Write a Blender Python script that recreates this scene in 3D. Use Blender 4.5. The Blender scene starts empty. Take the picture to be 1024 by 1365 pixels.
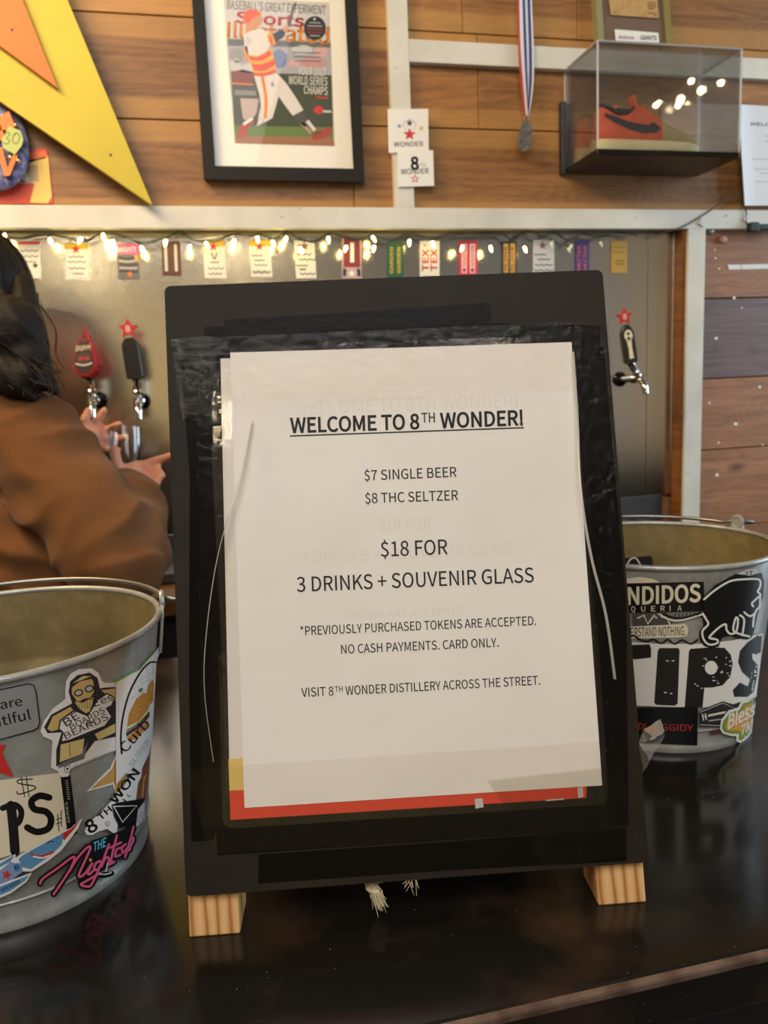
import bpy, bmesh, math, random
from math import sin, cos, pi, sqrt, atan2, radians
from mathutils import Vector, Matrix, noise
from mathutils.geometry import tessellate_polygon

random.seed(7)
S = bpy.context.scene
COL = S.collection

# ------------------------------------------------------------------ camera
FPX, CX, CY, IMW, IMH = 1025.0, 512.0, 682.5, 1024, 1365
YAW, PITCH, ROLL = radians(12.5225), radians(9.167), radians(-2.5532)
CAMZ = 1.39
CAM = Vector((0, 0, CAMZ))
FW = Vector((sin(YAW) * cos(PITCH), cos(YAW) * cos(PITCH), -sin(PITCH)))
_r0 = Vector((cos(YAW), -sin(YAW), 0))
_u0 = _r0.cross(FW)
RT = cos(ROLL) * _r0 + sin(ROLL) * _u0
UP = -sin(ROLL) * _r0 + cos(ROLL) * _u0
cd = bpy.data.cameras.new('camera')
cam = bpy.data.objects.new('camera', cd)
COL.objects.link(cam)
cam.matrix_world = Matrix(((RT.x, UP.x, -FW.x, 0), (RT.y, UP.y, -FW.y, 0), (RT.z, UP.z, -FW.z, CAMZ), (0, 0, 0, 1)))
cd.sensor_fit = 'VERTICAL'
cd.sensor_height = 36.0
cd.lens = 36.0 * FPX / IMH
cd.clip_start = 0.02
cd.dof.use_dof = True
cd.dof.focus_distance = 0.46
cd.dof.aperture_fstop = 15.0
S.camera = cam

# ------------------------------------------------------------------ light
S.view_settings.view_transform = 'Standard'
S.view_settings.look = 'None'
S.view_settings.gamma = 1.0
S.view_settings.use_curve_mapping = False
S.view_settings.exposure = -0.18

def srgb(c):
    if isinstance(c, str):
        c = c.lstrip('#')
        c = [int(c[i:i + 2], 16) / 255 for i in (0, 2, 4)]
    return tuple((x / 12.92 if x <= 0.04045 else ((x + 0.055) / 1.055) ** 2.4) for x in c)

class NT:
    """tiny node-tree helper"""
    def __init__(s, nt): s.nt = nt
    def n(s, t, **kw):
        nd = s.nt.nodes.new(t)
        for k, v in kw.items():
            if k.startswith('i_'):
                key = k[2:]
                key = int(key) if key.isdigit() else key.replace('_', ' ')
                nd.inputs[key].default_value = v
            else: setattr(nd, k, v)
        return nd
    def l(s, a, b): s.nt.links.new(a, b)
    def math(s, op, a, b=None):
        nd = s.nt.nodes.new('ShaderNodeMath'); nd.operation = op
        for i, x in enumerate((a, b)):
            if x is None: continue
            if isinstance(x, (int, float)): nd.inputs[i].default_value = x
            else: s.l(x, nd.inputs[i])
        return nd.outputs[0]
    def ramp(s, fac, stops, interp='LINEAR'):
        nd = s.nt.nodes.new('ShaderNodeValToRGB'); cr = nd.color_ramp; cr.interpolation = interp
        while len(cr.elements) < len(stops): cr.elements.new(0.5)
        for e, (p, c) in zip(cr.elements, stops):
            e.position = p; e.color = (*c, 1) if len(c) == 3 else c
        s.l(fac, nd.inputs[0]); return nd.outputs[0]
    def mix(s, fac, a, b, mode='MIX'):
        nd = s.nt.nodes.new('ShaderNodeMix'); nd.data_type = 'RGBA'; nd.blend_type = mode
        for i, x in ((0, fac), (6, a), (7, b)):
            if isinstance(x, (int, float)): nd.inputs[i].default_value = x
            elif isinstance(x, tuple): nd.inputs[i].default_value = (*x[:3], 1)
            else: s.l(x, nd.inputs[i])
        return nd.outputs[2]

w = bpy.data.worlds.new('world'); S.world = w
w.use_nodes = True
h = NT(w.node_tree)
bg = w.node_tree.nodes['Background']
tc = h.n('ShaderNodeTexCoord')
sp = h.n('ShaderNodeSeparateXYZ'); h.l(tc.outputs['Generated'], sp.inputs[0])
# a dim warm taproom: brighter warm band near eye level, dark ceiling, cool windows towards the right
az = h.math('DIVIDE', sp.outputs[0], h.math('ADD', h.math('ABSOLUTE', sp.outputs[1]), 0.02))
azr = h.math('ADD', h.math('MULTIPLY', az, 0.4), 0.5)
band = h.ramp(azr, [(0.0, (0.70, 0.50, 0.26)), (0.40, (2.0, 1.45, 0.66)), (0.52, (1.5, 1.12, 0.60)), (0.60, (0.55, 0.52, 0.47)),
                    (0.685, (0.50, 0.53, 0.58)), (0.70, (0.75, 0.85, 1.05)), (0.717, (0.75, 0.85, 1.05)), (0.727, (0.85, 0.58, 0.27)),
                    (0.77, (0.85, 0.60, 0.30)), (0.90, (0.5, 0.38, 0.22)), (1.0, (0.5, 0.55, 0.62))])
up = h.ramp(azr, [(0.0, (0.17, 0.13, 0.07)), (0.5, (0.19, 0.155, 0.09)), (0.62, (0.34, 0.34, 0.34)), (0.70, (0.40, 0.43, 0.48)),
                  (0.727, (0.50, 0.36, 0.18)), (0.80, (0.42, 0.31, 0.17)), (1.0, (0.28, 0.29, 0.32))])
elev = h.ramp(h.math('ADD', h.math('MULTIPLY', sp.outputs[2], 0.5), 0.5), [(0.30, (0, 0, 0)), (0.47, (1, 1, 1)), (0.555, (1, 1, 1)), (0.565, (0, 0, 0))])
colr = h.mix(elev, up, band)
h.l(colr, bg.inputs[0])
bg.inputs[1].default_value = 0.5

def area(name, loc, target, sx, sy, power, col):
    ld = bpy.data.lights.new(name, 'AREA'); ld.shape = 'RECTANGLE'; ld.size = sx; ld.size_y = sy
    ld.energy = power; ld.color = col
    o = bpy.data.objects.new(name, ld); COL.objects.link(o)
    o.location = loc
    o.rotation_euler = (Vector(target) - Vector(loc)).to_track_quat('-Z', 'Y').to_euler()
    return o

def point(name, loc, power, col, r=0.04):
    ld = bpy.data.lights.new(name, 'POINT'); ld.energy = power; ld.color = col; ld.shadow_soft_size = r
    o = bpy.data.objects.new(name, ld); COL.objects.link(o); o.location = loc
    return o

area('overhead_key', (-0.5, -1.1, 3.1), (0.2, 0.7, 1.1), 2.2, 1.1, 56, (1.0, 0.95, 0.92))  # unseen key light, added up high to stay out of the reflections
area('side_window', (3.9, 0.55, 2.0), (0.9, 1.5, 1.3), 1.4, 1.8, 85, (0.68, 0.86, 1.0))
area('warm_ceiling_lamp', (-0.9, 0.9, 2.7), (-0.2, 1.75, 1.45), 0.7, 0.4, 33, (1.0, 0.70, 0.34))
S.cycles.transparent_max_bounces = 24

# ------------------------------------------------------------------ pixel -> world helpers
def ray(px, py):
    return (FW + RT * ((px - CX) / FPX) - UP * ((py - CY) / FPX))
def Wy(px, py, y):          # point on a plane parallel to the back wall
    d = ray(px, py); return CAM + d * (y / d.y)
def Wz(px, py, z):          # point at a height
    d = ray(px, py); return CAM + d * ((z - CAMZ) / d.z)
def Wx(px, py, x):
    d = ray(px, py); return CAM + d * (x / d.x)
def P3(px, py, depth):      # point at a depth along the view axis
    return CAM + ray(px, py) * depth

# ------------------------------------------------------------------ materials
MATS = {}
def mat(name, col, rough=0.5, metal=0.0, bump=None, var=None, coat=0.0, spec=0.5, emit=None, strength=0, sheen=0, sub=0):
    if name in MATS: return MATS[name]
    m = bpy.data.materials.new(name); m.use_nodes = True
    h = NT(m.node_tree); b = m.node_tree.nodes['Principled BSDF']
    c = srgb(col)
    b.inputs['Base Color'].default_value = (*c, 1)
    b.inputs['Roughness'].default_value = rough
    b.inputs['Metallic'].default_value = metal
    b.inputs['Coat Weight'].default_value = coat
    b.inputs['Specular IOR Level'].default_value = spec
    b.inputs['Sheen Weight'].default_value = sheen
    if sub:
        b.inputs['Subsurface Weight'].default_value = sub; b.inputs['Subsurface Radius'].default_value = (0.01, 0.004, 0.002)
    if emit:
        b.inputs['Emission Color'].default_value = (*emit, 1); b.inputs['Emission Strength'].default_value = strength
    if bump or var: tcn = h.n('ShaderNodeTexCoord')
    if var:
        nz = h.n('ShaderNodeTexNoise', i_Scale=var[0], i_Detail=5.0); h.l(tcn.outputs['Object'], nz.inputs['Vector'])
        f = h.ramp(nz.outputs[0], [(0.35, (0, 0, 0)), (0.65, (1, 1, 1))])
        c2 = srgb(var[1])
        h.l(h.mix(f, c, c2), b.inputs['Base Color'])
    if bump:
        nz2 = h.n('ShaderNodeTexNoise', i_Scale=bump[0], i_Detail=4.0); h.l(tcn.outputs['Object'], nz2.inputs['Vector'])
        bp = h.n('ShaderNodeBump', i_Strength=bump[1], i_Distance=bump[2] if len(bump) > 2 else 0.002)
        h.l(nz2.outputs[0], bp.inputs['Height']); h.l(bp.outputs[0], b.inputs['Normal'])
    MATS[name] = m
    return m

def thin_clear(name, tint=(1, 1, 1), bump=None, boost=1.0, rough=0.03, haze=0.0):
    m = bpy.data.materials.new(name); m.use_nodes = True; nt = m.node_tree; h = NT(nt)
    nt.nodes.remove(nt.nodes['Principled BSDF']); out = nt.nodes['Material Output']
    tr = h.n('ShaderNodeBsdfTransparent'); tr.inputs[0].default_value = (*tint, 1)
    gl = h.n('ShaderNodeBsdfGlossy'); gl.inputs['Roughness'].default_value = rough
    fr = h.n('ShaderNodeFresnel', i_IOR=1.45)
    if bump:
        tcn = h.n('ShaderNodeTexCoord')
        nz = h.n('ShaderNodeTexNoise', i_Scale=bump[0], i_Detail=4.0); h.l(tcn.outputs['Object'], nz.inputs['Vector'])
        bp = h.n('ShaderNodeBump', i_Strength=bump[1], i_Distance=0.002); h.l(nz.outputs[0], bp.inputs['Height'])
        h.l(bp.outputs[0], gl.inputs['Normal'])
    mx = h.n('ShaderNodeMixShader')
    h.l(h.math('MINIMUM', h.math('MULTIPLY', fr.outputs[0], boost), 1.0), mx.inputs[0])
    h.l(tr.outputs[0], mx.inputs[1]); h.l(gl.outputs[0], mx.inputs[2])
    last = mx.outputs[0]
    if haze:
        df = h.n('ShaderNodeBsdfDiffuse'); df.inputs[0].default_value = (0.75, 0.75, 0.75, 1)
        m2 = h.n('ShaderNodeMixShader'); m2.inputs[0].default_value = haze
        h.l(last, m2.inputs[1]); h.l(df.outputs[0], m2.inputs[2]); last = m2.outputs[0]
    h.l(last, out.inputs[0])
    return m

def plank_mat(name, c_dark, c_mid, c_light, gscale=1.0, edge=True):
    m = bpy.data.materials.new(name); m.use_nodes = True; h = NT(m.node_tree); b = m.node_tree.nodes['Principled BSDF']
    tcn = h.n('ShaderNodeTexCoord'); geo = h.n('ShaderNodeNewGeometry')
    rnd = geo.outputs['Random Per Island']
    off = h.n('ShaderNodeCombineXYZ'); h.l(h.math('MULTIPLY', rnd, 37.0), off.inputs[0]); h.l(h.math('MULTIPLY', rnd, 11.0), off.inputs[2])
    va = h.n('ShaderNodeVectorMath', operation='ADD'); h.l(tcn.outputs['Object'], va.inputs[0]); h.l(off.outputs[0], va.inputs[1])
    mp = h.n('ShaderNodeMapping'); mp.inputs['Scale'].default_value = (1.0 * gscale, 1.0, 16.0 * gscale); h.l(va.outputs[0], mp.inputs[0])
    n1 = h.n('ShaderNodeTexNoise', i_Scale=3.2, i_Detail=9.0, i_Roughness=0.62, i_Distortion=1.4); h.l(mp.outputs[0], n1.inputs['Vector'])
    mp2 = h.n('ShaderNodeMapping'); mp2.inputs['Scale'].default_value = (0.9, 1.0, 3.0); h.l(va.outputs[0], mp2.inputs[0])
    n3 = h.n('ShaderNodeTexNoise', i_Scale=2.6, i_Detail=2.0); h.l(mp2.outputs[0], n3.inputs['Vector'])
    rg_ = h.math('SINE', h.math('MULTIPLY', n3.outputs[0], 150.0))
    f = h.math('ADD', h.math('MULTIPLY', n1.outputs[0], 0.9), h.math('MULTIPLY', rg_, 0.035))
    base = h.ramp(f, [(0.22, srgb(c_dark)), (0.47, srgb(c_mid)), (0.72, srgb(c_light))])
    # knots
    mk = h.n('ShaderNodeMapping'); mk.inputs['Scale'].default_value = (3.2, 0.01, 7.0); h.l(va.outputs[0], mk.inputs[0])
    vo = h.n('ShaderNodeTexVoronoi', i_Scale=1.0); h.l(mk.outputs[0], vo.inputs['Vector'])
    kf = h.ramp(vo.outputs['Distance'], [(0.03, (1, 1, 1)), (0.12, (0, 0, 0))])
    base = h.mix(h.math('MULTIPLY', kf, 0.75), base, srgb('#3a2415'))
    tint = h.ramp(rnd, [(0.0, (0.66, 0.62, 0.60)), (0.5, (0.96, 0.93, 0.91)), (1.0, (1.14, 1.06, 0.94))])
    base = h.mix(1.0, base, tint, 'MULTIPLY')
    if edge:
        uv = h.n('ShaderNodeSeparateXYZ'); h.l(tcn.outputs['UV'], uv.inputs[0])
        nv = h.n('ShaderNodeTexNoise', i_Scale=1.5); h.l(va.outputs[0], nv.inputs['Vector'])
        v = h.math('ADD', h.math('ABSOLUTE', h.math('SUBTRACT', uv.outputs[1], 0.5)), h.math('MULTIPLY', h.math('SUBTRACT', nv.outputs[0], 0.5), 0.06))
        ef = h.ramp(v, [(0.27, (0, 0, 0)), (0.31, (1, 1, 1))])
        base = h.mix(h.math('MULTIPLY', ef, 0.45), base, srgb('#c0924f'))
    h.l(base, b.inputs['Base Color'])
    b.inputs['Roughness'].default_value = 0.5
    bp = h.n('ShaderNodeBump', i_Strength=0.25, i_Distance=0.003); h.l(f, bp.inputs['Height']); h.l(bp.outputs[0], b.inputs['Normal'])
    return m

M_plank = plank_mat('reclaimed_plank', '#6b4424', '#966a3b', '#b07f48')
M_plank_low = plank_mat('low_plank', '#7e5338', '#a1714e', '#b88a60', edge=False)
M_plank_grey = plank_mat('weathered_plank', '#4e4142', '#67575a', '#7a676a', edge=False)
M_orangewood = plank_mat('orange_trim_wood', '#55300f', '#80501f', '#955f28', edge=False)

def scuffed(name, c, c2, rough=0.55):
    m = bpy.data.materials.new(name); m.use_nodes = True; h = NT(m.node_tree); b = m.node_tree.nodes['Principled BSDF']
    tcn = h.n('ShaderNodeTexCoord')
    n1 = h.n('ShaderNodeTexNoise', i_Scale=9.0, i_Detail=6.0); h.l(tcn.outputs['Object'], n1.inputs['Vector'])
    n2 = h.n('ShaderNodeTexNoise', i_Scale=55.0, i_Detail=3.0); h.l(tcn.outputs['Object'], n2.inputs['Vector'])
    a = h.mix(h.ramp(n1.outputs[0], [(0.4, (0, 0, 0)), (0.7, (1, 1, 1))]), srgb(c), srgb(c2))
    a = h.mix(h.math('MULTIPLY', h.ramp(n2.outputs[0], [(0.70, (0, 0, 0)), (0.76, (1, 1, 1))]), 0.5), a, srgb('#77736a'))
    h.l(a, b.inputs['Base Color']); b.inputs['Roughness'].default_value = rough
    return m
M_trim = scuffed('painted_trim', '#d9d8cf', '#c8c7bd')

def steel_mat():
    m = bpy.data.materials.new('brushed_steel'); m.use_nodes = True; h = NT(m.node_tree); b = m.node_tree.nodes['Principled BSDF']
    b.inputs['Base Color'].default_value = (0.60, 0.56, 0.47, 1); b.inputs['Metallic'].default_value = 1.0
    b.inputs['Roughness'].default_value = 0.19
    tcn = h.n('ShaderNodeTexCoord')
    mp = h.n('ShaderNodeMapping'); mp.inputs['Scale'].default_value = (4, 4, 900); h.l(tcn.outputs['Object'], mp.inputs[0])
    nz = h.n('ShaderNodeTexNoise', i_Scale=1.0, i_Detail=3.0); h.l(mp.outputs[0], nz.inputs['Vector'])
    bp = h.n('ShaderNodeBump', i_Strength=0.12, i_Distance=0.0006); h.l(nz.outputs[0], bp.inputs['Height']); h.l(bp.outputs[0], b.inputs['Normal'])
    return m
M_steel = steel_mat()

def galv_mat(name, c1, c2, c3, metal=0.75, rough=0.42):
    m = bpy.data.materials.new(name); m.use_nodes = True; h = NT(m.node_tree); b = m.node_tree.nodes['Principled BSDF']
    tcn = h.n('ShaderNodeTexCoord')
    vo = h.n('ShaderNodeTexVoronoi', i_Scale=95.0); h.l(tcn.outputs['Object'], vo.inputs['Vector'])
    n1 = h.n('ShaderNodeTexNoise', i_Scale=14.0, i_Detail=7.0, i_Roughness=0.65); h.l(tcn.outputs['Object'], n1.inputs['Vector'])
    sv = h.n('ShaderNodeSeparateColor'); h.l(vo.outputs['Color'], sv.inputs[0])
    a = h.mix(h.math('MULTIPLY', sv.outputs[0], 0.6), srgb(c1), srgb(c2))
    a = h.mix(h.ramp(n1.outputs[0], [(0.45, (0, 0, 0)), (0.7, (1, 1, 1))]), a, srgb(c3))
    h.l(a, b.inputs['Base Color']); b.inputs['Metallic'].default_value = metal
    h.l(h.math('ADD', h.math('MULTIPLY', n1.outputs[0], 0.3), rough - 0.15), b.inputs['Roughness'])
    bp = h.n('ShaderNodeBump', i_Strength=0.15, i_Distance=0.002); h.l(n1.outputs[0], bp.inputs['Height']); h.l(bp.outputs[0], b.inputs['Normal'])
    return m
M_galv = galv_mat('galvanized_zinc', '#a4a7a3', '#bfc2be', '#7f807a', metal=0.35, rough=0.36)
M_galv_in = galv_mat('galvanized_inside', '#7d6f48', '#8f8058', '#5f5333', metal=0.35, rough=0.55)

def bar_mat():
    m = bpy.data.materials.new('black_bar_finish'); m.use_nodes = True; h = NT(m.node_tree); b = m.node_tree.nodes['Principled BSDF']
    tcn = h.n('ShaderNodeTexCoord')
    n1 = h.n('ShaderNodeTexNoise', i_Scale=11.0, i_Detail=7.0, i_Roughness=0.6); h.l(tcn.outputs['Object'], n1.inputs['Vector'])
    n2 = h.n('ShaderNodeTexNoise', i_Scale=520.0, i_Detail=2.0); h.l(tcn.outputs['Object'], n2.inputs['Vector'])
    a = h.mix(h.ramp(n1.outputs[0], [(0.5, (0, 0, 0)), (0.72, (1, 1, 1))]), srgb('#15130f'), srgb('#33241a'))
    a = h.mix(h.ramp(n2.outputs[0], [(0.76, (0, 0, 0)), (0.79, (1, 1, 1))]), a, srgb('#8f8878'))
    h.l(a, b.inputs['Base Color'])
    h.l(h.math('ADD', h.math('MULTIPLY', n1.outputs[0], 0.22), 0.05), b.inputs['Roughness'])
    b.inputs['Specular IOR Level'].default_value = 0.45
    return m
M_bar = bar_mat()

def pine_mat():
    m = bpy.data.materials.new('pine'); m.use_nodes = True; h = NT(m.node_tree); b = m.node_tree.nodes['Principled BSDF']
    tcn = h.n('ShaderNodeTexCoord')
    mp = h.n('ShaderNodeMapping'); mp.inputs['Scale'].default_value = (1.0, 1.0, 0.16); h.l(tcn.outputs['Object'], mp.inputs[0])
    wv = h.n('ShaderNodeTexWave', i_Scale=42.0, i_Distortion=2.6, i_Detail=2.0); wv.bands_direction = 'X'; h.l(mp.outputs[0], wv.inputs['Vector'])
    wv.inputs['Detail Scale'].default_value = 1.2
    h.l(h.ramp(wv.outputs['Fac'], [(0.0, srgb('#a9713a')), (0.25, srgb('#cf9d63')), (1.0, srgb('#dfb47c'))]), b.inputs['Base Color'])
    b.inputs['Roughness'].default_value = 0.5
    return m
M_pine = pine_mat()

M_black = mat('matt_black_paint', '#2b261f', 0.55, var=(18, '#25211c'), bump=(300, 0.08), spec=0.14)
M_darktape = mat('dark_tape_zone', '#0c0b0a', 0.3, bump=(160, 0.12), spec=0.08)
M_paper = mat('white_paper', '#e4dfd8', 0.6, var=(14, '#dfd9d1'))
M_paper2 = mat('second_sheet_paper', '#ddd6cc', 0.55)
M_ink = mat('black_ink', '#141414', 0.6)
M_redband = mat('red_print', '#d8402a', 0.5)
M_goldband = mat('gold_print', '#dcbf6e', 0.5)
M_clear = thin_clear('laminate', bump=(60, 0.25), boost=0.45, rough=0.06)
M_tape = thin_clear('packing_tape', tint=(0.985, 0.98, 0.965), bump=(140, 0.7), boost=0.3, rough=0.06)
M_tapeboard = thin_clear('packing_tape_on_board', tint=(0.9, 0.89, 0.86), bump=(170, 1.0), boost=0.32, rough=0.05)
M_acrylic = thin_clear('acrylic', tint=(0.985, 0.99, 0.99), boost=0.8, rough=0.02, haze=0.012)  # slight grey haze stands for room reflections in the box
M_acryledge = thin_clear('acrylic_edge_highlight', tint=(0.9, 0.9, 0.86), boost=1.5, rough=0.15, haze=0.45)
M_pane = thin_clear('picture_glass', boost=0.45, rough=0.02)
M_chrome = mat('chrome', '#d8d8d8', 0.12, 1.0)
M_blackplastic = mat('black_plastic', '#1b1c1e', 0.35)
M_blackgloss = mat('black_gloss', '#0c0c0d', 0.12)
M_wire = mat('wire_metal', '#8d9090', 0.35, 0.9)

def C(name, hexv, rough=0.55, **kw): return mat(name, hexv, rough, **kw)
c_white = C('print_white', '#e9e8e4'); c_black = C('print_black', '#121212', 0.4); c_red = C('print_red', '#c9302a')
c_cream = C('print_cream', '#e4dcc2'); c_yellow = C('print_yellow', '#dcb93a'); c_orange = C('print_orange', '#e0752c')
c_tan = C('print_tan', '#c99a52'); c_navy = C('print_navy', '#232a49'); c_green = C('print_green', '#4d7d3a'); c_dgreen = C('print_dark_green', '#24503a')
c_blue = C('print_blue', '#5a94c4'); c_pink = C('print_pink', '#dc5a86'); c_cyan = C('print_cyan', '#5fc4e0'); c_grey = C('print_grey', '#8d8f91')
c_dgrey = C('print_dark_grey', '#4c4b4d'); c_maroon = C('print_maroon', '#7e2430'); c_brown = C('print_brown', '#5b3420'); c_purple = C('print_purple', '#4a3a80')
c_skin = C('print_skin', '#c98d62'); c_gold = C('print_gold', '#c89a4a'); c_lgrey = C('print_light_grey', '#bfc0c2'); c_crim = C('print_crimson', '#bd2a4a')
c_olive = C('print_olive', '#3d4530'); c_dirt = C('print_dirt', '#9a6a4a'); c_grass = C('print_grass', '#5f7a3a'); c_magenta = C('print_magenta', '#cc5f9a')
c_deepblue = C('print_deep_blue', '#2b4fa0'); c_lime = C('print_lime', '#8aa83c'); c_sheetghost = C('print_ghost', '#dbd5cd')

# ------------------------------------------------------------------ object helpers
def prop(o, label=None, cat=None, group=None, kind=None):
    if label: o['label'] = label
    if cat: o['category'] = cat
    if group: o['group'] = group
    if kind: o['kind'] = kind
    return o

def thing(name, label, cat, loc=(0, 0, 0), group=None):
    o = bpy.data.objects.new(name, None); COL.objects.link(o); o.location = loc
    o.empty_display_size = 0.05
    return prop(o, label, cat, group)

def wloc(o):
    p = Vector(o.location)
    while o.parent: o = o.parent; p = p + Vector(o.location)
    return p

def obj(name, bm, mats, parent=None, label=None, cat=None, group=None, kind=None, smooth=None, recalc=True):
    if not isinstance(mats, (list, tuple)): mats = [mats]
    if recalc: bmesh.ops.recalc_face_normals(bm, faces=bm.faces)
    me = bpy.data.meshes.new(name)
    vs = [v.co for v in bm.verts]
    lo = Vector((min(v.x for v in vs), min(v.y for v in vs), min(v.z for v in vs)))
    hi = Vector((max(v.x for v in vs), max(v.y for v in vs), max(v.z for v in vs)))
    org = Vector(((lo.x + hi.x) / 2, (lo.y + hi.y) / 2, lo.z))
    for v in bm.verts: v.co -= org
    if smooth is not None:
        for f in bm.faces: f.smooth = True
        for e in bm.edges:
            e.smooth = not (len(e.link_faces) == 2 and e.calc_face_angle(0) > smooth)
    bm.to_mesh(me); bm.free()
    for m in mats: me.materials.append(m)
    o = bpy.data.objects.new(name, me); COL.objects.link(o)
    if parent is not None:
        o.parent = parent; o.location = org - wloc(parent)
    else: o.location = org
    return prop(o, label, cat, group, kind)

def NB(): return bmesh.new()

def box(bm, lo, hi, bev=0.0, mi=0, M=None, seg=2):
    """axis box lo..hi in a local frame M"""
    t = bmesh.new()
    bmesh.ops.create_cube(t, size=1.0)
    lo, hi = Vector(lo), Vector(hi)
    for v in t.verts:
        v.co = Vector(((lo[i] + hi[i]) / 2 + v.co[i] * (hi[i] - lo[i]) for i in range(3)))
    if bev: bmesh.ops.bevel(t, geom=t.edges[:], offset=bev, segments=seg, affect='EDGES', profile=0.5)
    add(bm, t, mi, M)

def add(bm, t, mi=0, M=None):
    mp = {}
    for v in t.verts: mp[v] = bm.verts.new((M @ v.co) if M else v.co)
    for f in t.faces:
        try:
            nf = bm.faces.new([mp[v] for v in f.verts]); nf.material_index = mi; nf.smooth = f.smooth
        except ValueError: pass
    t.free()

def rings(bm, rr, closed=True, cap0=True, cap1=True, mi=0):
    """loft list of rings of points"""
    R = [[bm.verts.new(p) for p in r] for r in rr]
    n = len(R[0])
    for a, b in zip(R[:-1], R[1:]):
        for i in range(n if closed else n - 1):
            j = (i + 1) % n
            f = bm.faces.new((a[i], a[j], b[j], b[i])); f.material_index = mi
    if cap0: f = bm.faces.new(R[0][::-1]); f.material_index = mi
    if cap1: f = bm.faces.new(R[-1]); f.material_index = mi

def frame_of(d):
    d = d.normalized(); a = Vector((0, 0, 1)) if abs(d.z) < 0.9 else Vector((1, 0, 0))
    u = d.cross(a).normalized(); v = d.cross(u).normalized(); return u, v

def tube(bm, pts, r, n=8, mi=0, cap=True, closed=False):
    pts = [Vector(p) for p in pts]; rs = r if isinstance(r, (list, tuple)) else [r] * len(pts)
    rr = []; u = None
    for i, p in enumerate(pts):
        if closed: d = pts[(i + 1) % len(pts)] - pts[i - 1]
        else: d = pts[min(i + 1, len(pts) - 1)] - pts[max(i - 1, 0)]
        d.normalize()
        if u is None: u, v = frame_of(d)
        else:
            u = (u - d * u.dot(d)).normalized(); v = d.cross(u)
        rr.append([p + (u * cos(2 * pi * k / n) + v * sin(2 * pi * k / n)) * rs[i] for k in range(n)])
    if closed:
        R = [[bm.verts.new(p) for p in q] for q in rr]
        for i in range(len(R)):
            a, b = R[i], R[(i + 1) % len(R)]
            for k in range(n):
                j = (k + 1) % n
                f = bm.faces.new((a[k], a[j], b[j], b[k])); f.material_index = mi
    else: rings(bm, rr, True, cap, cap, mi)

def lathe(bm, prof, c, n=48, mi=0, axis=None, cap=False):
    """prof: list of (r, h) along axis"""
    c = Vector(c); ax = Vector(axis).normalized() if axis is not None else Vector((0, 0, 1))
    if axis is None: u, v = Vector((1, 0, 0)), Vector((0, 1, 0))
    else: u, v = frame_of(ax)
    rr = [[c + ax * hh + (u * cos(2 * pi * k / n) + v * sin(2 * pi * k / n)) * max(r, 1e-5) for k in range(n)] for r, hh in prof]
    rings(bm, rr, True, cap, cap, mi)

def ball(bm, c, r, sx=1, sy=1, sz=1, n=16, mi=0, R=None):
    t = bmesh.new(); bmesh.ops.create_uvsphere(t, u_segments=n, v_segments=max(6, n // 2), radius=r)
    for v in t.verts:
        q = Vector((v.co.x * sx, v.co.y * sy, v.co.z * sz))
        if R: q = R @ q
        v.co = q + Vector(c)
    for f in t.faces: f.smooth = True
    add(bm, t, mi)

def spline(pts, n=8):
    """Catmull-Rom through points (any dimension tuple)"""
    P = [Vector(p) for p in pts]; out = []
    for i in range(len(P) - 1):
        p0, p1, p2, p3 = P[max(i - 1, 0)], P[i], P[i + 1], P[min(i + 2, len(P) - 1)]
        for k in range(n):
            t = k / n
            out.append(0.5 * ((2 * p1) + (p2 - p0) * t + (2 * p0 - 5 * p1 + 4 * p2 - p3) * t * t + (3 * p1 - p0 - 3 * p2 + p3) * t ** 3))
    out.append(P[-1]); return out

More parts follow.
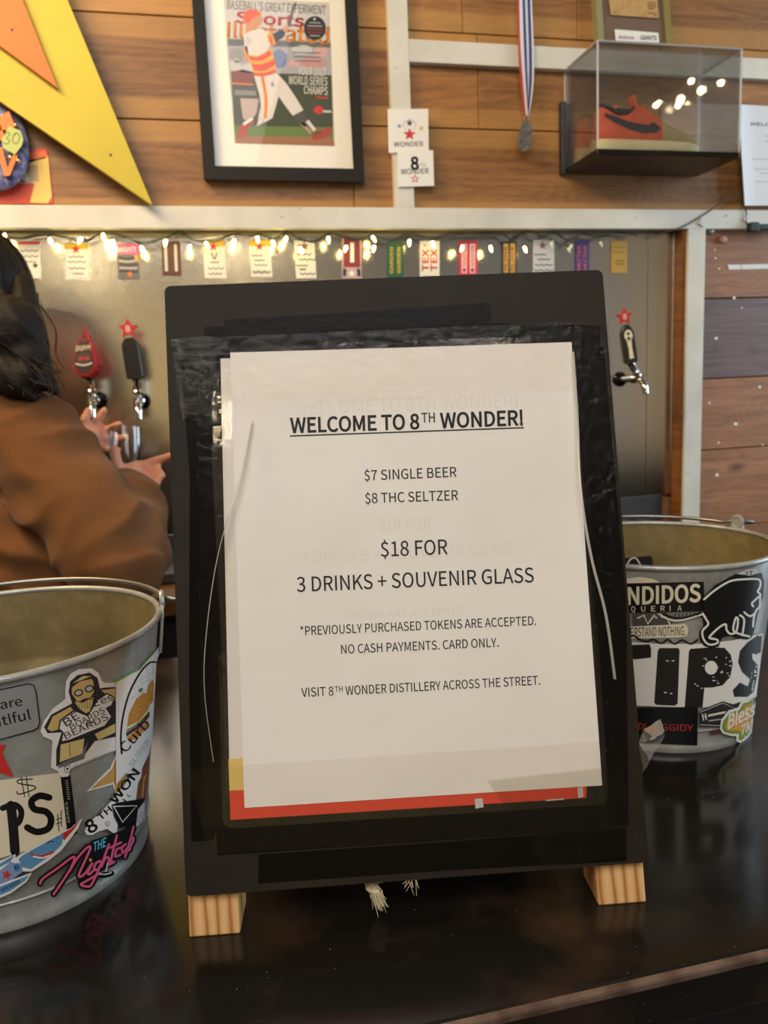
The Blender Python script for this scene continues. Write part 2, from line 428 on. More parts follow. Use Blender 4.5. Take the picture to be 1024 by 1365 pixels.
# ------------------------------------------------------------------ flat art (printing, stickers) laid on a surface
# outlines of a plain sans alphabet (per mille of the type size): char, advance, contours
GLYPHS = (
    'A213|1,0 34,0 59,78 153,78 177,0 211,0 124,257 88,257|67,104 79,144 105,230 106,230 132,144 145,104;B230|35,0 117,0 156,5 187,19 207,42 214,75 210,99 200,117 183,129 162,137 '
    '162,138 178,147 190,159 197,176 200,194 193,223 175,242 147,253 111,257 35,257|68,148 68,231 107,231 134,229 153,222 164,209 168,190 164,172 153,159 134,151 106,148|68,26 68,123 '
    '112,123 142,120 164,111 178,97 182,76 178,54 164,38 142,29 112,26;C223|132,-5 155,-2 176,5 195,17 211,32 193,53 180,41 166,32 151,26 133,24 100,31 75,52 59,85 54,129 59,172 76,205 '
    '101,226 134,233 150,231 164,226 176,219 187,209 204,230 192,242 175,252 156,259 134,261 89,252 53,226 29,184 20,128 29,72 52,31 88,4;D241|35,0 101,0 152,9 190,34 212,75 220,129 '
    '212,184 189,224 152,248 99,257 35,257|68,27 68,230 97,230 136,224 165,204 181,172 187,129 181,86 165,54 136,34 97,27;E206|35,0 187,0 187,28 68,28 68,121 165,121 165,149 68,149 '
    '68,229 183,229 183,257 35,257;F193|35,0 68,0 68,115 166,115 166,143 68,143 68,229 183,229 183,257 35,257;G241|136,-5 161,-2 182,4 201,13 215,25 215,133 131,133 131,106 186,106 '
    '186,39 177,33 165,28 153,25 139,24 103,31 76,52 59,85 54,129 60,172 77,205 104,226 139,233 157,231 171,226 184,218 194,209 212,230 199,241 183,251 162,258 138,261 91,252 54,226 '
    '29,184 20,128 29,72 53,31 90,4;H255|35,0 68,0 68,121 187,121 187,0 220,0 220,257 187,257 187,149 68,149 68,257 35,257;I103|35,0 68,0 68,257 35,257;J187|83,-5 115,2 137,19 150,44 '
    '154,75 154,257 121,257 121,78 119,54 111,37 98,27 80,24 67,25 55,31 45,40 35,53 12,36 25,18 41,6 60,-2;K226|35,0 68,0 68,81 112,134 189,0 225,0 132,159 213,257 176,257 68,128 '
    '68,257 35,257;L190|35,0 180,0 180,28 68,28 68,257 35,257;M284|35,0 64,0 64,142 60,218 62,218 82,159 131,26 153,26 201,159 222,218 223,218 219,142 219,0 249,0 249,257 210,257 '
    '161,119 143,66 142,66 123,119 74,257 35,257;N253|35,0 66,0 66,135 62,215 63,215 91,162 185,0 218,0 218,257 187,257 187,123 192,42 190,42 162,95 68,257 35,257;O260|130,-5 174,5 '
    '209,31 231,74 239,129 231,185 209,226 174,252 130,261 86,252 51,226 28,185 20,129 28,74 51,31 86,5|130,24 98,31 74,52 59,86 54,129 59,172 74,205 98,226 130,233 161,226 185,205 '
    '201,172 206,129 201,86 185,52 161,31;P222|35,0 68,0 68,102 110,102 148,107 178,121 198,146 204,181 198,217 178,240 148,253 109,257 35,257|68,129 68,230 104,230 134,228 155,220 '
    '168,205 172,181 168,158 156,141 135,132 106,129;Q260|130,22 98,30 74,51 59,85 54,129 59,172 74,205 98,226 130,233 161,226 185,205 201,172 206,129 201,85 185,51 161,30|208,-64 '
    '219,-64 230,-63 238,-61 245,-58 239,-34 212,-37 192,-35 174,-29 160,-18 149,-3 186,11 215,39 233,79 239,129 231,185 209,226 174,252 130,261 86,252 51,226 28,185 20,129 27,78 46,38 '
    '76,10 114,-4 128,-28 149,-47 176,-60;R222|68,135 68,230 111,230 137,228 157,220 169,206 173,185 169,163 157,147 137,138 111,135|176,0 213,0 147,112 171,122 189,137 201,158 205,185 '
    '199,219 180,241 152,253 116,257 35,257 35,0 68,0 68,109 114,109;S209|106,-5 143,1 170,17 188,40 194,68 190,93 178,112 162,126 141,137 104,153 89,159 75,168 65,180 62,196 65,211 '
    '75,223 90,230 110,233 127,231 142,226 156,219 168,209 185,230 170,242 152,252 132,259 110,261 77,256 52,242 35,221 29,193 34,169 46,150 63,137 81,127 118,111 135,103 148,94 157,82 '
    '161,65 157,48 146,35 130,27 107,24 87,26 68,33 51,43 36,56 17,33 35,18 56,6 80,-2;T210|89,0 121,0 121,229 199,229 199,257 11,257 11,229 89,229;U252|126,-5 163,1 192,20 211,54 '
    '218,106 218,257 187,257 187,105 183,66 170,41 150,28 126,24 103,28 84,41 71,66 67,105 67,257 34,257 34,106 41,54 61,20 90,1;V201|82,0 120,0 201,257 168,257 127,118 102,33 101,33 '
    '76,118 34,257 0,257;W307|63,0 102,0 140,155 153,213 154,213 167,155 206,0 245,0 298,257 267,257 239,117 225,34 223,34 205,117 169,257 140,257 104,117 86,34 85,34 69,117 42,257 '
    '9,257;X201|6,0 40,0 77,69 98,111 99,111 121,69 159,0 195,0 120,131 190,257 156,257 121,191 103,153 102,153 82,191 47,257 11,257 81,133;Y186|77,0 109,0 109,99 186,257 153,257 '
    '120,184 94,128 92,128 67,184 34,257 0,257 77,99;Z211|18,0 195,0 195,28 57,28 193,237 193,257 30,257 30,229 153,229 18,20;a197|76,-5 93,-2 109,3 125,12 139,23 140,23 143,0 169,0 '
    '169,117 165,149 154,174 133,189 103,195 81,193 61,187 43,179 29,170 41,148 53,156 67,162 82,167 98,168 117,164 129,154 136,138 137,120 85,111 49,97 28,77 21,49 25,26 36,10 '
    '54,-1|85,21 72,23 61,28 54,38 51,51 56,68 70,82 97,92 137,99 137,46 124,35 111,28 98,23;b216|116,-5 147,2 173,22 192,55 199,98 194,138 179,169 155,188 123,195 107,193 92,187 77,179 '
    '63,168 64,202 64,279 32,279 32,0 58,0 61,20 62,20 75,9 89,2 102,-3|111,22 100,23 89,27 77,33 64,42 64,142 78,153 90,161 103,166 115,168 138,163 154,149 163,127 165,98 161,66 150,42 '
    '132,28;c179|107,-5 124,-3 140,2 155,9 169,19 155,41 145,34 134,28 123,24 110,22 86,27 67,42 55,65 51,95 56,125 68,148 87,163 111,168 122,167 131,164 140,158 149,152 165,173 154,181 '
    '142,188 127,193 110,195 75,188 46,169 26,137 18,95 25,53 44,22 72,2;d217|97,-5 114,-2 129,3 143,12 155,22 156,22 159,0 185,0 185,279 153,279 153,206 154,173 142,182 130,189 116,194 '
    '101,195 70,188 43,168 25,137 19,95 24,53 40,21 65,2|104,22 82,27 65,42 55,65 51,95 56,125 68,148 85,163 106,168 118,167 130,163 141,157 153,148 153,48 141,37 129,29 '
    '117,24;e194|109,-5 127,-3 144,1 158,7 172,15 160,36 149,30 138,25 126,22 113,21 88,26 68,39 55,60 50,88 178,88 179,106 174,143 160,171 136,189 103,195 72,188 44,168 25,137 18,95 '
    '25,53 45,22 74,2|49,110 56,135 68,154 85,166 104,169 124,166 139,154 148,136 151,110;f114|12,164 37,164 37,0 69,0 69,164 110,164 110,190 69,190 69,220 71,236 76,248 84,255 96,258 '
    '118,252 125,277 118,280 110,282 102,283 93,283 68,279 51,266 41,247 37,221 37,190 12,188;g197|96,-88 136,-82 166,-68 186,-47 193,-22 188,-1 176,13 155,21 126,23 89,23 73,25 63,29 '
    '57,36 56,44 57,51 59,57 63,62 68,67 75,64 82,62 89,61 96,60 123,65 145,78 160,99 166,126 164,138 161,149 156,158 150,166 189,166 189,190 123,190 96,195 69,190 46,177 31,155 25,127 '
    '27,111 33,97 41,85 50,76 50,75 42,68 35,60 31,50 29,39 30,29 34,20 39,13 46,8 46,6 34,-3 25,-13 20,-25 18,-37 24,-58 40,-74 65,-84|96,82 80,85 68,94 59,108 56,127 59,146 68,160 '
    '80,169 96,172 112,169 125,160 133,146 137,127 133,108 125,94 112,85|101,-65 78,-63 60,-56 50,-46 46,-32 47,-24 50,-16 56,-8 65,0 90,-3 123,-3 139,-4 151,-8 159,-16 161,-27 157,-41 '
    '145,-54 126,-62;h213|32,0 64,0 64,138 78,151 90,160 103,165 116,167 133,164 144,155 150,139 152,116 152,0 184,0 184,120 181,152 170,176 152,190 126,195 108,193 91,186 77,176 63,163 '
    '64,202 64,279 32,279;i96|32,0 64,0 64,190 32,190|48,229 57,231 64,235 68,242 70,251 68,259 64,266 57,270 48,271 40,270 33,266 29,259 27,251 29,242 33,235 40,231;j96|12,-85 36,-80 '
    '53,-68 62,-48 64,-22 64,190 33,190 33,-22 32,-37 28,-49 21,-57 9,-59 -9,-56 -15,-80|48,229 57,231 64,235 68,242 70,251 68,259 64,266 57,270 48,271 40,270 33,266 29,259 27,251 '
    '29,242 33,235 40,231;k193|32,0 64,0 64,50 99,92 155,0 190,0 118,113 181,190 146,190 65,90 64,90 64,279 32,279;l99|66,-5 84,-2 80,23 73,22 70,23 67,25 65,29 64,36 64,279 32,279 '
    '32,38 34,20 40,7 51,-2;m324|32,0 64,0 64,138 77,151 89,160 101,165 112,167 128,164 139,155 145,139 147,116 147,0 179,0 179,138 192,151 204,160 216,165 227,167 243,164 254,155 '
    '260,139 263,116 263,0 294,0 294,120 291,152 280,176 262,190 237,195 220,192 204,185 189,173 174,159 167,174 156,185 141,192 121,195 105,193 90,186 75,175 62,162 58,190 '
    '32,190;n214|32,0 64,0 64,138 78,151 90,160 103,165 116,167 133,164 144,155 150,139 152,116 152,0 184,0 184,120 181,152 170,176 152,190 126,195 108,193 91,186 76,175 62,162 58,190 '
    '32,190;o212|106,-5 139,2 167,22 187,53 194,95 187,137 167,169 139,188 106,195 73,188 45,169 25,137 18,95 25,53 45,22 73,2|106,22 84,27 66,42 55,65 51,95 55,125 66,148 84,163 '
    '106,168 129,163 146,148 157,125 161,95 157,65 146,42 129,27;p217|32,-80 64,-80 64,-16 63,18 76,8 90,1 103,-3 116,-5 147,2 173,22 192,55 199,98 194,138 179,169 155,188 123,195 '
    '107,193 91,187 76,178 62,168 58,190 32,190|111,22 100,23 89,27 77,33 64,42 64,142 78,153 91,161 103,166 115,168 138,163 154,149 163,127 165,98 161,66 150,42 132,28;q217|153,-80 '
    '185,-80 185,190 159,190 156,172 155,172 143,182 130,189 116,194 101,195 70,188 43,168 25,137 19,95 24,53 40,21 65,2 97,-5 113,-3 128,3 142,12 154,22 153,-13|104,22 82,27 65,42 '
    '55,65 51,95 56,125 68,148 85,163 106,168 118,167 130,163 141,157 153,148 153,48 141,37 129,29 117,24;r136|32,0 64,0 64,122 75,143 87,156 100,164 112,166 131,163 137,191 116,195 '
    '101,192 86,184 73,172 62,155 58,190 32,190;s164|82,-5 112,0 133,12 146,30 151,52 146,75 132,90 114,101 93,110 78,116 65,122 56,131 52,143 54,153 61,162 72,168 88,170 100,169 '
    '111,165 121,160 131,153 146,173 134,182 120,189 104,193 87,195 59,191 39,179 26,162 22,141 27,120 39,105 57,94 77,86 93,80 107,72 117,63 120,50 118,38 111,29 99,23 83,20 67,22 '
    '53,27 39,34 27,43 11,22 26,11 43,3 62,-3;t132|92,-5 101,-4 110,-2 119,0 127,2 121,27 99,21 85,24 76,31 71,42 70,58 70,164 121,164 121,190 70,190 70,244 43,244 40,190 9,188 9,164 '
    '38,164 38,59 41,33 50,13 66,0;u213|88,-5 106,-2 122,5 137,16 151,30 152,30 154,0 181,0 181,190 149,190 149,55 136,41 124,31 111,25 97,23 81,26 70,35 64,51 62,74 62,190 29,190 29,70 '
    '33,38 44,14 62,0;v182|73,0 111,0 178,190 146,190 110,82 93,26 91,26 74,82 38,190 5,190;w281|62,0 99,0 126,102 139,157 141,157 154,103 181,0 220,0 272,190 241,190 213,80 202,27 '
    '200,27 187,80 157,190 126,190 96,80 83,27 82,27 70,80 42,190 9,190;x174|5,0 39,0 64,44 84,78 85,78 106,44 134,0 169,0 106,96 164,190 131,190 107,148 91,117 89,117 70,148 45,190 '
    '10,190 68,99;y182|35,-82 61,-77 80,-63 95,-42 106,-16 178,190 147,190 112,85 97,31 95,31 76,85 38,190 5,190 81,0 77,-15 70,-31 60,-44 49,-53 34,-56 19,-53 13,-78;z166|12,0 156,0 '
    '156,26 53,26 153,173 153,190 23,190 23,164 112,164 12,17;0194|97,-5 130,4 156,29 172,70 177,129 172,187 156,229 130,253 97,261 64,253 39,229 23,187 18,129 23,70 39,29 64,4|97,21 '
    '77,28 62,47 52,81 48,129 52,177 62,211 77,230 97,236 117,230 133,211 143,177 146,129 143,81 133,47 117,28;1194|31,0 172,0 172,27 120,27 120,257 96,257 85,251 72,246 58,242 42,238 '
    '42,218 88,218 88,27 31,27;2194|15,0 177,0 177,28 106,28 64,25 105,67 137,108 157,147 165,186 159,217 144,241 121,256 90,261 67,259 47,251 30,239 14,224 33,206 44,217 57,227 71,233 '
    '86,235 107,231 121,221 130,205 133,185 126,150 104,112 68,68 15,19;3194|92,-5 124,0 151,15 168,38 175,69 170,93 159,112 142,125 120,134 120,136 139,145 153,158 163,176 166,197 '
    '160,224 145,244 121,257 91,261 70,259 52,253 35,243 20,231 37,210 48,221 61,228 75,233 90,235 108,232 122,224 130,211 133,195 130,175 118,160 96,149 62,146 62,121 100,117 125,107 '
    '138,91 142,70 138,50 128,35 111,25 90,22 70,24 53,31 39,40 27,51 10,31 24,17 42,6 65,-2;4194|119,0 149,0 149,71 183,71 183,96 149,96 149,257 114,257 7,92 7,71 119,71|119,96 40,96 '
    '99,184 119,222 121,222 119,175;5194|92,-5 123,1 150,18 169,46 176,83 170,120 153,146 128,160 98,165 87,165 78,163 69,159 60,155 67,229 163,229 163,257 39,257 30,137 47,126 58,133 '
    '68,137 78,140 90,141 112,137 129,126 139,107 143,83 139,57 127,38 110,26 89,22 68,24 51,31 37,40 26,50 9,29 24,17 42,6 64,-2;6194|105,-5 134,1 157,18 173,45 179,79 174,114 160,139 '
    '137,154 108,159 93,157 77,151 63,141 50,129 56,179 70,212 91,229 116,235 127,234 138,230 148,223 157,215 175,235 163,246 149,254 133,259 114,261 79,254 48,230 27,187 20,123 26,67 '
    '44,27 71,3|50,103 63,118 77,128 90,134 103,136 123,132 137,120 146,102 149,79 145,55 136,37 123,25 105,21 84,26 67,42 56,68;7194|69,0 103,0 108,69 119,127 141,182 178,237 178,257 '
    '17,257 17,229 142,229 110,178 88,125 75,67;8194|98,-5 131,1 156,15 172,36 178,62 175,85 165,104 151,118 135,129 135,131 147,142 158,156 166,174 169,193 164,220 150,242 128,256 '
    '99,261 71,256 49,243 34,222 28,195 31,177 39,161 50,147 63,136 63,135 46,123 31,107 20,88 16,64 22,36 39,15 65,1|116,139 94,149 75,160 62,175 57,195 60,212 69,225 82,234 98,237 '
    '117,233 130,224 139,209 142,191 140,177 135,164 127,151|98,19 77,23 60,33 49,48 44,67 47,84 54,100 66,113 80,125 106,114 127,101 142,85 148,63 144,45 134,31 119,22;9194|82,-5 117,3 '
    '147,28 168,73 175,139 169,193 151,231 123,254 89,261 61,255 37,238 21,212 15,178 20,143 35,118 57,102 86,97 102,100 118,106 132,116 145,129 139,78 125,45 105,28 81,22 69,23 57,27 '
    '47,33 38,42 20,22 32,11 46,3 63,-3|145,155 132,140 118,129 105,123 91,121 71,125 57,137 48,155 46,178 49,202 58,220 72,232 89,236 111,231 128,216 139,190;$194|87,-43 110,-43 110,-4 '
    '135,4 154,19 167,39 171,64 154,111 116,137 78,158 61,190 64,205 72,217 84,225 101,228 115,226 127,222 138,215 148,206 166,224 154,235 142,244 127,250 110,254 110,293 87,293 87,253 '
    '64,246 46,232 35,212 30,188 48,145 85,121 123,98 140,62 137,46 129,33 115,25 96,22 78,24 63,30 48,38 35,48 20,26 34,15 50,6 68,-1 87,-4;+194|84,41 110,41 110,117 181,117 181,141 '
    '110,141 110,218 84,218 84,141 13,141 13,117 84,117;*164|54,165 82,198 109,165 125,176 102,213 140,229 134,246 95,237 91,279 72,279 69,236 29,246 23,229 61,213 39,176;.97|49,-5 '
    '58,-3 65,2 70,10 72,20 70,30 65,37 58,42 49,44 40,42 32,37 27,30 26,20 27,10 32,2 40,-3;,97|26,-67 48,-54 64,-38 74,-17 77,7 76,22 70,34 62,42 50,44 41,43 33,38 28,31 26,22 28,12 '
    '33,5 41,1 50,-1 54,0 51,-15 44,-28 33,-39 19,-48;!113|46,77 68,77 72,226 72,262 40,262 41,226|56,-5 65,-3 73,2 78,10 79,20 78,30 73,37 65,42 56,44 47,42 40,37 35,30 33,20 35,10 '
    '40,2 47,-3;-121|16,86 106,86 106,110 16,110;&238|91,-5 112,-2 132,3 149,13 165,25 180,15 195,6 210,0 224,-5 232,22 221,26 209,31 197,38 184,47 198,67 211,90 221,113 229,138 199,138 '
    '192,117 184,97 174,79 163,63 145,79 128,96 112,115 98,135 119,151 138,168 151,188 156,211 152,231 143,247 127,258 105,261 81,257 63,244 51,225 47,201 48,187 51,172 56,156 63,141 '
    '44,126 28,110 17,90 13,67 18,38 34,15 59,1|144,42 132,33 120,27 108,22 95,21 74,24 58,34 48,49 44,68 46,83 53,95 64,107 76,118 91,98 107,78 125,59|86,156 81,168 77,179 75,191 '
    "74,201 76,216 82,228 92,236 106,239 117,236 124,230 129,221 130,210 126,194 117,180 103,168;'97|39,169 58,169 64,234 65,270 32,270 32,234;@331|157,-61 177,-59 196,-56 214,-49 "
    '232,-41 223,-22 209,-29 194,-34 177,-38 160,-39 113,-31 76,-8 52,30 43,81 55,143 86,190 129,221 180,231 227,223 261,200 282,166 289,122 284,88 272,62 255,47 236,41 223,44 214,52 '
    '212,67 215,87 230,165 209,165 204,149 198,158 190,164 182,167 173,168 141,160 118,139 102,109 97,78 101,54 111,37 126,26 144,22 157,24 170,30 182,38 192,49 193,49 197,36 206,27 '
    '218,21 233,19 260,26 285,46 304,78 311,123 302,176 277,217 236,243 183,253 121,240 69,205 33,151 20,79 30,19 60,-25 104,-52|151,44 140,46 131,52 125,63 123,79 126,102 136,124 '
    '152,140 173,146 180,145 187,142 192,137 198,130 187,68 177,57 168,50 159,45')
GLY = {}
for _g in GLYPHS.split(';'):
    _p = _g[1:].split('|')
    GLY[_g[0]] = (int(_p[0]), [[tuple(int(v) for v in q.split(',')) for q in c.split()] for c in _p[1:]])
CAPH = 257.0
_txt = {}
def text_tris(s, bold=0.0):
    """verts and triangles of a line of text; bold thickens the outline"""
    k = (s, bold)
    if k in _txt: return _txt[k]
    V, T = [], []
    x = 0
    for ch in s:
        if ch == ' ': x += 78; continue
        adv, cons = GLY[ch]
        loops = [[Vector((p[0] + x, p[1], 0)) for p in c] for c in cons]
        flat = [p for c in loops for p in c]; b0 = len(V)
        V += [(p.x, p.y) for p in flat]
        # split glyphs made of separate blobs (i, j, !) from glyphs with holes
        def area_(c): return sum(c[i].x * c[i - 1].y - c[i - 1].x * c[i].y for i in range(len(c)))
        T += [(b0 + a, b0 + b, b0 + c) for a, b, c in tessellate_polygon(loops)]
        if bold > 0:
            wd = bold * 300
            for c in loops:
                n = len(c)
                for i in range(n):
                    p, q = c[i], c[(i + 1) % n]; d = q - p
                    if d.length < 1e-6: continue
                    d = d.normalized() * wd; nn = Vector((-d.y, d.x, 0)); b1 = len(V)
                    V += [((p - d * .6 + nn).x, (p - d * .6 + nn).y), ((q + d * .6 + nn).x, (q + d * .6 + nn).y), ((q + d * .6 - nn).x, (q + d * .6 - nn).y), ((p - d * .6 - nn).x, (p - d * .6 - nn).y)]
                    T += [(b1, b1 + 1, b1 + 2), (b1, b1 + 2, b1 + 3)]
        x += adv
    _txt[k] = (V, T); return _txt[k]

class Art:
    def __init__(s, surf, step=0.00025, maxlen=None):
        s.surf, s.step, s.maxlen = surf, step, maxlen
        s.tris = []; s.mats = []; s.plates = []
    def mi(s, m):
        if m not in s.mats: s.mats.append(m)
        return s.mats.index(m)
    def poly(s, pts, m, layer=1):
        pts = [Vector((p[0], p[1], 0)) for p in pts]
        for t in tessellate_polygon([pts]): s.tris.append(([(pts[i].x, pts[i].y) for i in t], s.mi(m), layer))
    def plate(s, pts, m, t):
        s.plates.append(([(p[0], p[1]) for p in pts], s.mi(m), t))
    def rect(s, x0, y0, x1, y1, m, layer=1): s.poly([(x0, y0), (x1, y0), (x1, y1), (x0, y1)], m, layer)
    def disc(s, x, y, rx, ry, m, layer=1, n=24, rot=0):
        s.poly([(x + rx * cos(2 * pi * k / n) * cos(rot) - ry * sin(2 * pi * k / n) * sin(rot),
                 y + rx * cos(2 * pi * k / n) * sin(rot) + ry * sin(2 * pi * k / n) * cos(rot)) for k in range(n)], m, layer)
    def star(s, x, y, r, m, layer=1, rot=0, k=0.42):
        s.poly([(x + (r if i % 2 == 0 else r * k) * sin(rot + i * pi / 5), y - (r if i % 2 == 0 else r * k) * cos(rot + i * pi / 5)) for i in range(10)], m, layer)
    def stroke(s, pts, wd, m, layer=1, sm=True):
        P = [Vector((p[0], p[1], 0)) for p in pts]
        if sm and len(P) > 2: P = spline(P, 5)
        L, R = [], []
        for i, p in enumerate(P):
            d = (P[min(i + 1, len(P) - 1)] - P[max(i - 1, 0)]).normalized(); n = Vector((-d.y, d.x, 0)) * (wd / 2)
            L.append(p + n); R.append(p - n)
        mi = s.mi(m)
        for i in range(len(P) - 1):
            a, b, c, d = [(q.x, q.y) for q in (L[i], L[i + 1], R[i + 1], R[i])]
            s.tris.append(([a, b, c], mi, layer)); s.tris.append(([a, c, d], mi, layer))
        for q in (P[0], P[-1]): s.disc(q.x, q.y, wd / 2, wd / 2, m, layer, 8)
    def text(s, st, p0, p1, cap, m, layer=2, bold=0.0, upv=None):
        """st set along baseline p0->p1 (px), cap height in px"""
        V, T = text_tris(st, bold)
        x0 = min(v[0] for v in V); x1 = max(v[0] for v in V); k = cap / CAPH
        dx, dy = p1[0] - p0[0], p1[1] - p0[1]; L = sqrt(dx * dx + dy * dy)
        if upv is None: upv = (dy / L, -dx / L)
        Q = [(p0[0] + dx * (v[0] - x0) / (x1 - x0) + upv[0] * v[1] * k, p0[1] + dy * (v[0] - x0) / (x1 - x0) + upv[1] * v[1] * k) for v in V]
        mi = s.mi(m)
        for t in T: s.tris.append(([Q[i] for i in t], mi, layer))
    def split(s, tri):
        st = [tri]; out = []
        L2 = s.maxlen ** 2
        while st:
            t = st.pop()
            e = [(t[i][0] - t[(i + 1) % 3][0]) ** 2 + (t[i][1] - t[(i + 1) % 3][1]) ** 2 for i in range(3)]
            i = max(range(3), key=lambda k: e[k])
            if e[i] <= L2: out.append(t); continue
            a, b, c = t[i], t[(i + 1) % 3], t[(i + 2) % 3]; m = ((a[0] + b[0]) / 2, (a[1] + b[1]) / 2)
            st += [[a, m, c], [m, b, c]]
        return out
    def build(s, name, parent=None, base=0.0, **kw):
        bm = NB()
        t0 = 0
        for pts, mi, t in s.plates:
            t0 = max(t0, t)
            F = [bm.verts.new(s.surf(p[0], p[1], base + t)) for p in pts]; B = [bm.verts.new(s.surf(p[0], p[1], base)) for p in pts]
            n = len(pts)
            fs = [bm.faces.new(F), bm.faces.new(B[::-1])]
            for i in range(n): fs.append(bm.faces.new((F[i], B[i], B[(i + 1) % n], F[(i + 1) % n])))
            for f in fs: f.material_index = mi
        cache = {}
        for tri, mi, layer in s.tris:
            for t in (s.split(tri) if s.maxlen else [tri]):
                vs = []
                for p in t:
                    k = (round(p[0], 3), round(p[1], 3), layer, mi)
                    if k not in cache: cache[k] = bm.verts.new(s.surf(p[0], p[1], base + t0 + layer * s.step))
                    vs.append(cache[k])
                if len(set(vs)) == 3:
                    try: f = bm.faces.new(vs); f.material_index = mi
                    except ValueError: pass
        return obj(name, bm, s.mats, parent, recalc=False, **kw)

def on_y(y): return lambda px, py, off: Wy(px, py, y - off)

# =================================================================== THE ROOM
YW = 1.75          # face of the plank wall
YT = 1.728         # face of the white trim
YP = 1.768         # face of the steel panel
z_tr_top = Wy(450, 276, YT).z
z_tr_bot = Wy(450, 304.5, YT).z
x_vr0 = Wy(914.5, 500, YT).x       # right vertical trim
x_vr1 = Wy(937, 500, YT).x
x_post0 = Wy(527.5, 270, YT).x; x_post1 = Wy(553, 270, YT).x
z_beam1 = Wy(660, 57, YT).z; z_beam0 = Wy(660, 87, YT).z
z_panel_bot = Wy(500, 690, YP).z

# plank wall
def plank_uv(bm, planks):
    uvl = bm.loops.layers.uv.new('UVMap')
    for (x0, x1, z0, z1, mi) in planks:
        t = bmesh.new(); bmesh.ops.create_cube(t, size=1.0)
        for v in t.verts:
            v.co = Vector(((x0 + x1) / 2 + v.co.x * (x1 - x0 - 0.0016), YW + 0.011 + v.co.y * 0.022, (z0 + z1) / 2 + v.co.z * (z1 - z0 - 0.0025)))
        bmesh.ops.bevel(t, geom=t.edges[:], offset=0.0012, segments=1, affect='EDGES')
        mp = {v: bm.verts.new(v.co) for v in t.verts}
        for f in t.faces:
            nf = bm.faces.new([mp[v] for v in f.verts]); nf.material_index = mi
            for lp, v in zip(nf.loops, f.verts): lp[uvl].uv = ((v.co.x - x0) / (x1 - x0), (v.co.z - z0) / (z1 - z0))
        t.free()
z_a = Wy(200, 20, YW).z; z_b = Wy(200, 159, YW).z; hp = z_a - z_b
planks = []
rows = [(z_b - hp, z_b), (z_b, z_a), (z_a, z_a + hp), (z_a + hp, z_a + 2 * hp), (z_a + 2 * hp, z_a + 3 * hp)]
joints = [[-1.6, -0.35, Wy(470, 220, YW).x, 1.6, 2.6], [-1.6, Wy(60, 100, YW).x, x_post0 + 0.02, Wy(638, 130, YW).x, Wy(880, 130, YW).x, 2.6],
          [-1.6, -0.5, Wy(640, 30, YW).x - 0.04, Wy(770, 20, YW).x, 2.6], [-1.6, 0.1, 1.1, 2.6], [-1.6, -0.3, 0.8, 2.6]]
for (z0, z1), js in zip(rows, joints):
    for a, b in zip(js[:-1], js[1:]): planks.append((a, b, z0, z1, 0))
zr = [Wy(985, y, YW).z for y in (300, 397, 503, 597, 700)]
for i in range(4): planks.append((x_vr0 + 0.012, 2.6, zr[i + 1], zr[i], 2 if i == 1 else 1))
zz = zr[4]
while zz > 0.0:
    planks.append((x_vr0 + 0.012, 2.6, max(zz - 0.2, 0), zz, 1)); zz -= 0.2
bm = NB(); plank_uv(bm, planks)
box(bm, (-1.6, YW + 0.034, 0), (2.6, YW + 0.06, z_a + 3 * hp), mi=1)
wall = obj('wall_back', bm, [M_plank, M_plank_low, M_plank_grey], kind='structure')
# little white paint flecks and staple scraps on the low planks
a = Art(on_y(YW - 0.0003))
for (x, y, r) in ((954, 344, 1.5), (959, 358, 1.4), (979, 397, 2), (955, 451, 2.5), (1013, 516, 2), (946, 537, 1.6), (981, 565, 3), (956, 633, 2.4), (1017, 593, 1.5), (958, 590, 1.4), (989, 410, 1.3), (953, 333, 1.2)):
    a.disc(x, y, r, r * random.uniform(0.7, 1.2), c_white, 1, 7)
a.build('paint_flecks', wall, kind='stuff')

bm = NB(); box(bm, (-1.6, YT, z_tr_bot), (2.6, YW, z_tr_top), 0.0015)
obj('trim_1', bm, M_trim, kind='structure', label='long white painted horizontal board across the wall above the taps')
bm = NB(); box(bm, (x_post0, YT + 0.002, z_tr_top), (x_post1, YW, z_a + 3 * hp), 0.0015)
obj('trim_2', bm, M_trim, kind='structure')
bm = NB(); box(bm, (x_post1, YT + 0.003, z_beam0), (2.6, YW, z_beam1), 0.0015)
obj('trim_3', bm, M_trim, kind='structure')
bm = NB(); box(bm, (x_vr0, YT, 0.0), (x_vr1, YW, z_tr_bot), 0.0015)
obj('trim_4', bm, M_trim, kind='structure')
bm = NB(); box(bm, (x_vr0 - 0.010, YT + 0.008, z_panel_bot - 0.25), (x_vr0, YW + 0.02, z_tr_bot), 0.001)
obj('trim_5', bm, M_orangewood, kind='structure')
bm = NB(); box(bm, (-2.2, -3.0, -0.05), (3.2, 1.85, 0.0))
obj('floor', bm, mat('concrete_floor', '#5b5650', 0.5, var=(3, '#4a4641')), kind='structure')

# steel panel behind the taps
x_seam = Wy(862.5, 500, YP).x
pan = thing('steel_backsplash', 'tall brushed steel panel behind the taps under the white board', 'panel', (0.2, YP, z_panel_bot))
bm = NB(); box(bm, (-1.55, YP, z_panel_bot), (x_seam - 0.0008, YP + 0.012, z_tr_bot + 0.02), 0.0006); obj('sheet', bm, M_steel, pan)
bm = NB(); box(bm, (x_seam + 0.0008, YP, z_panel_bot), (x_vr0 - 0.010, YP + 0.012, z_tr_bot + 0.02), 0.0006); obj('sheet', bm, M_steel, pan)
bm = NB(); box(bm, (x_vr0 - 0.0145, YP - 0.003, z_panel_bot), (x_vr0 - 0.0105, YP, z_tr_bot), 0.0005); obj('edge_strip', bm, M_chrome, pan)

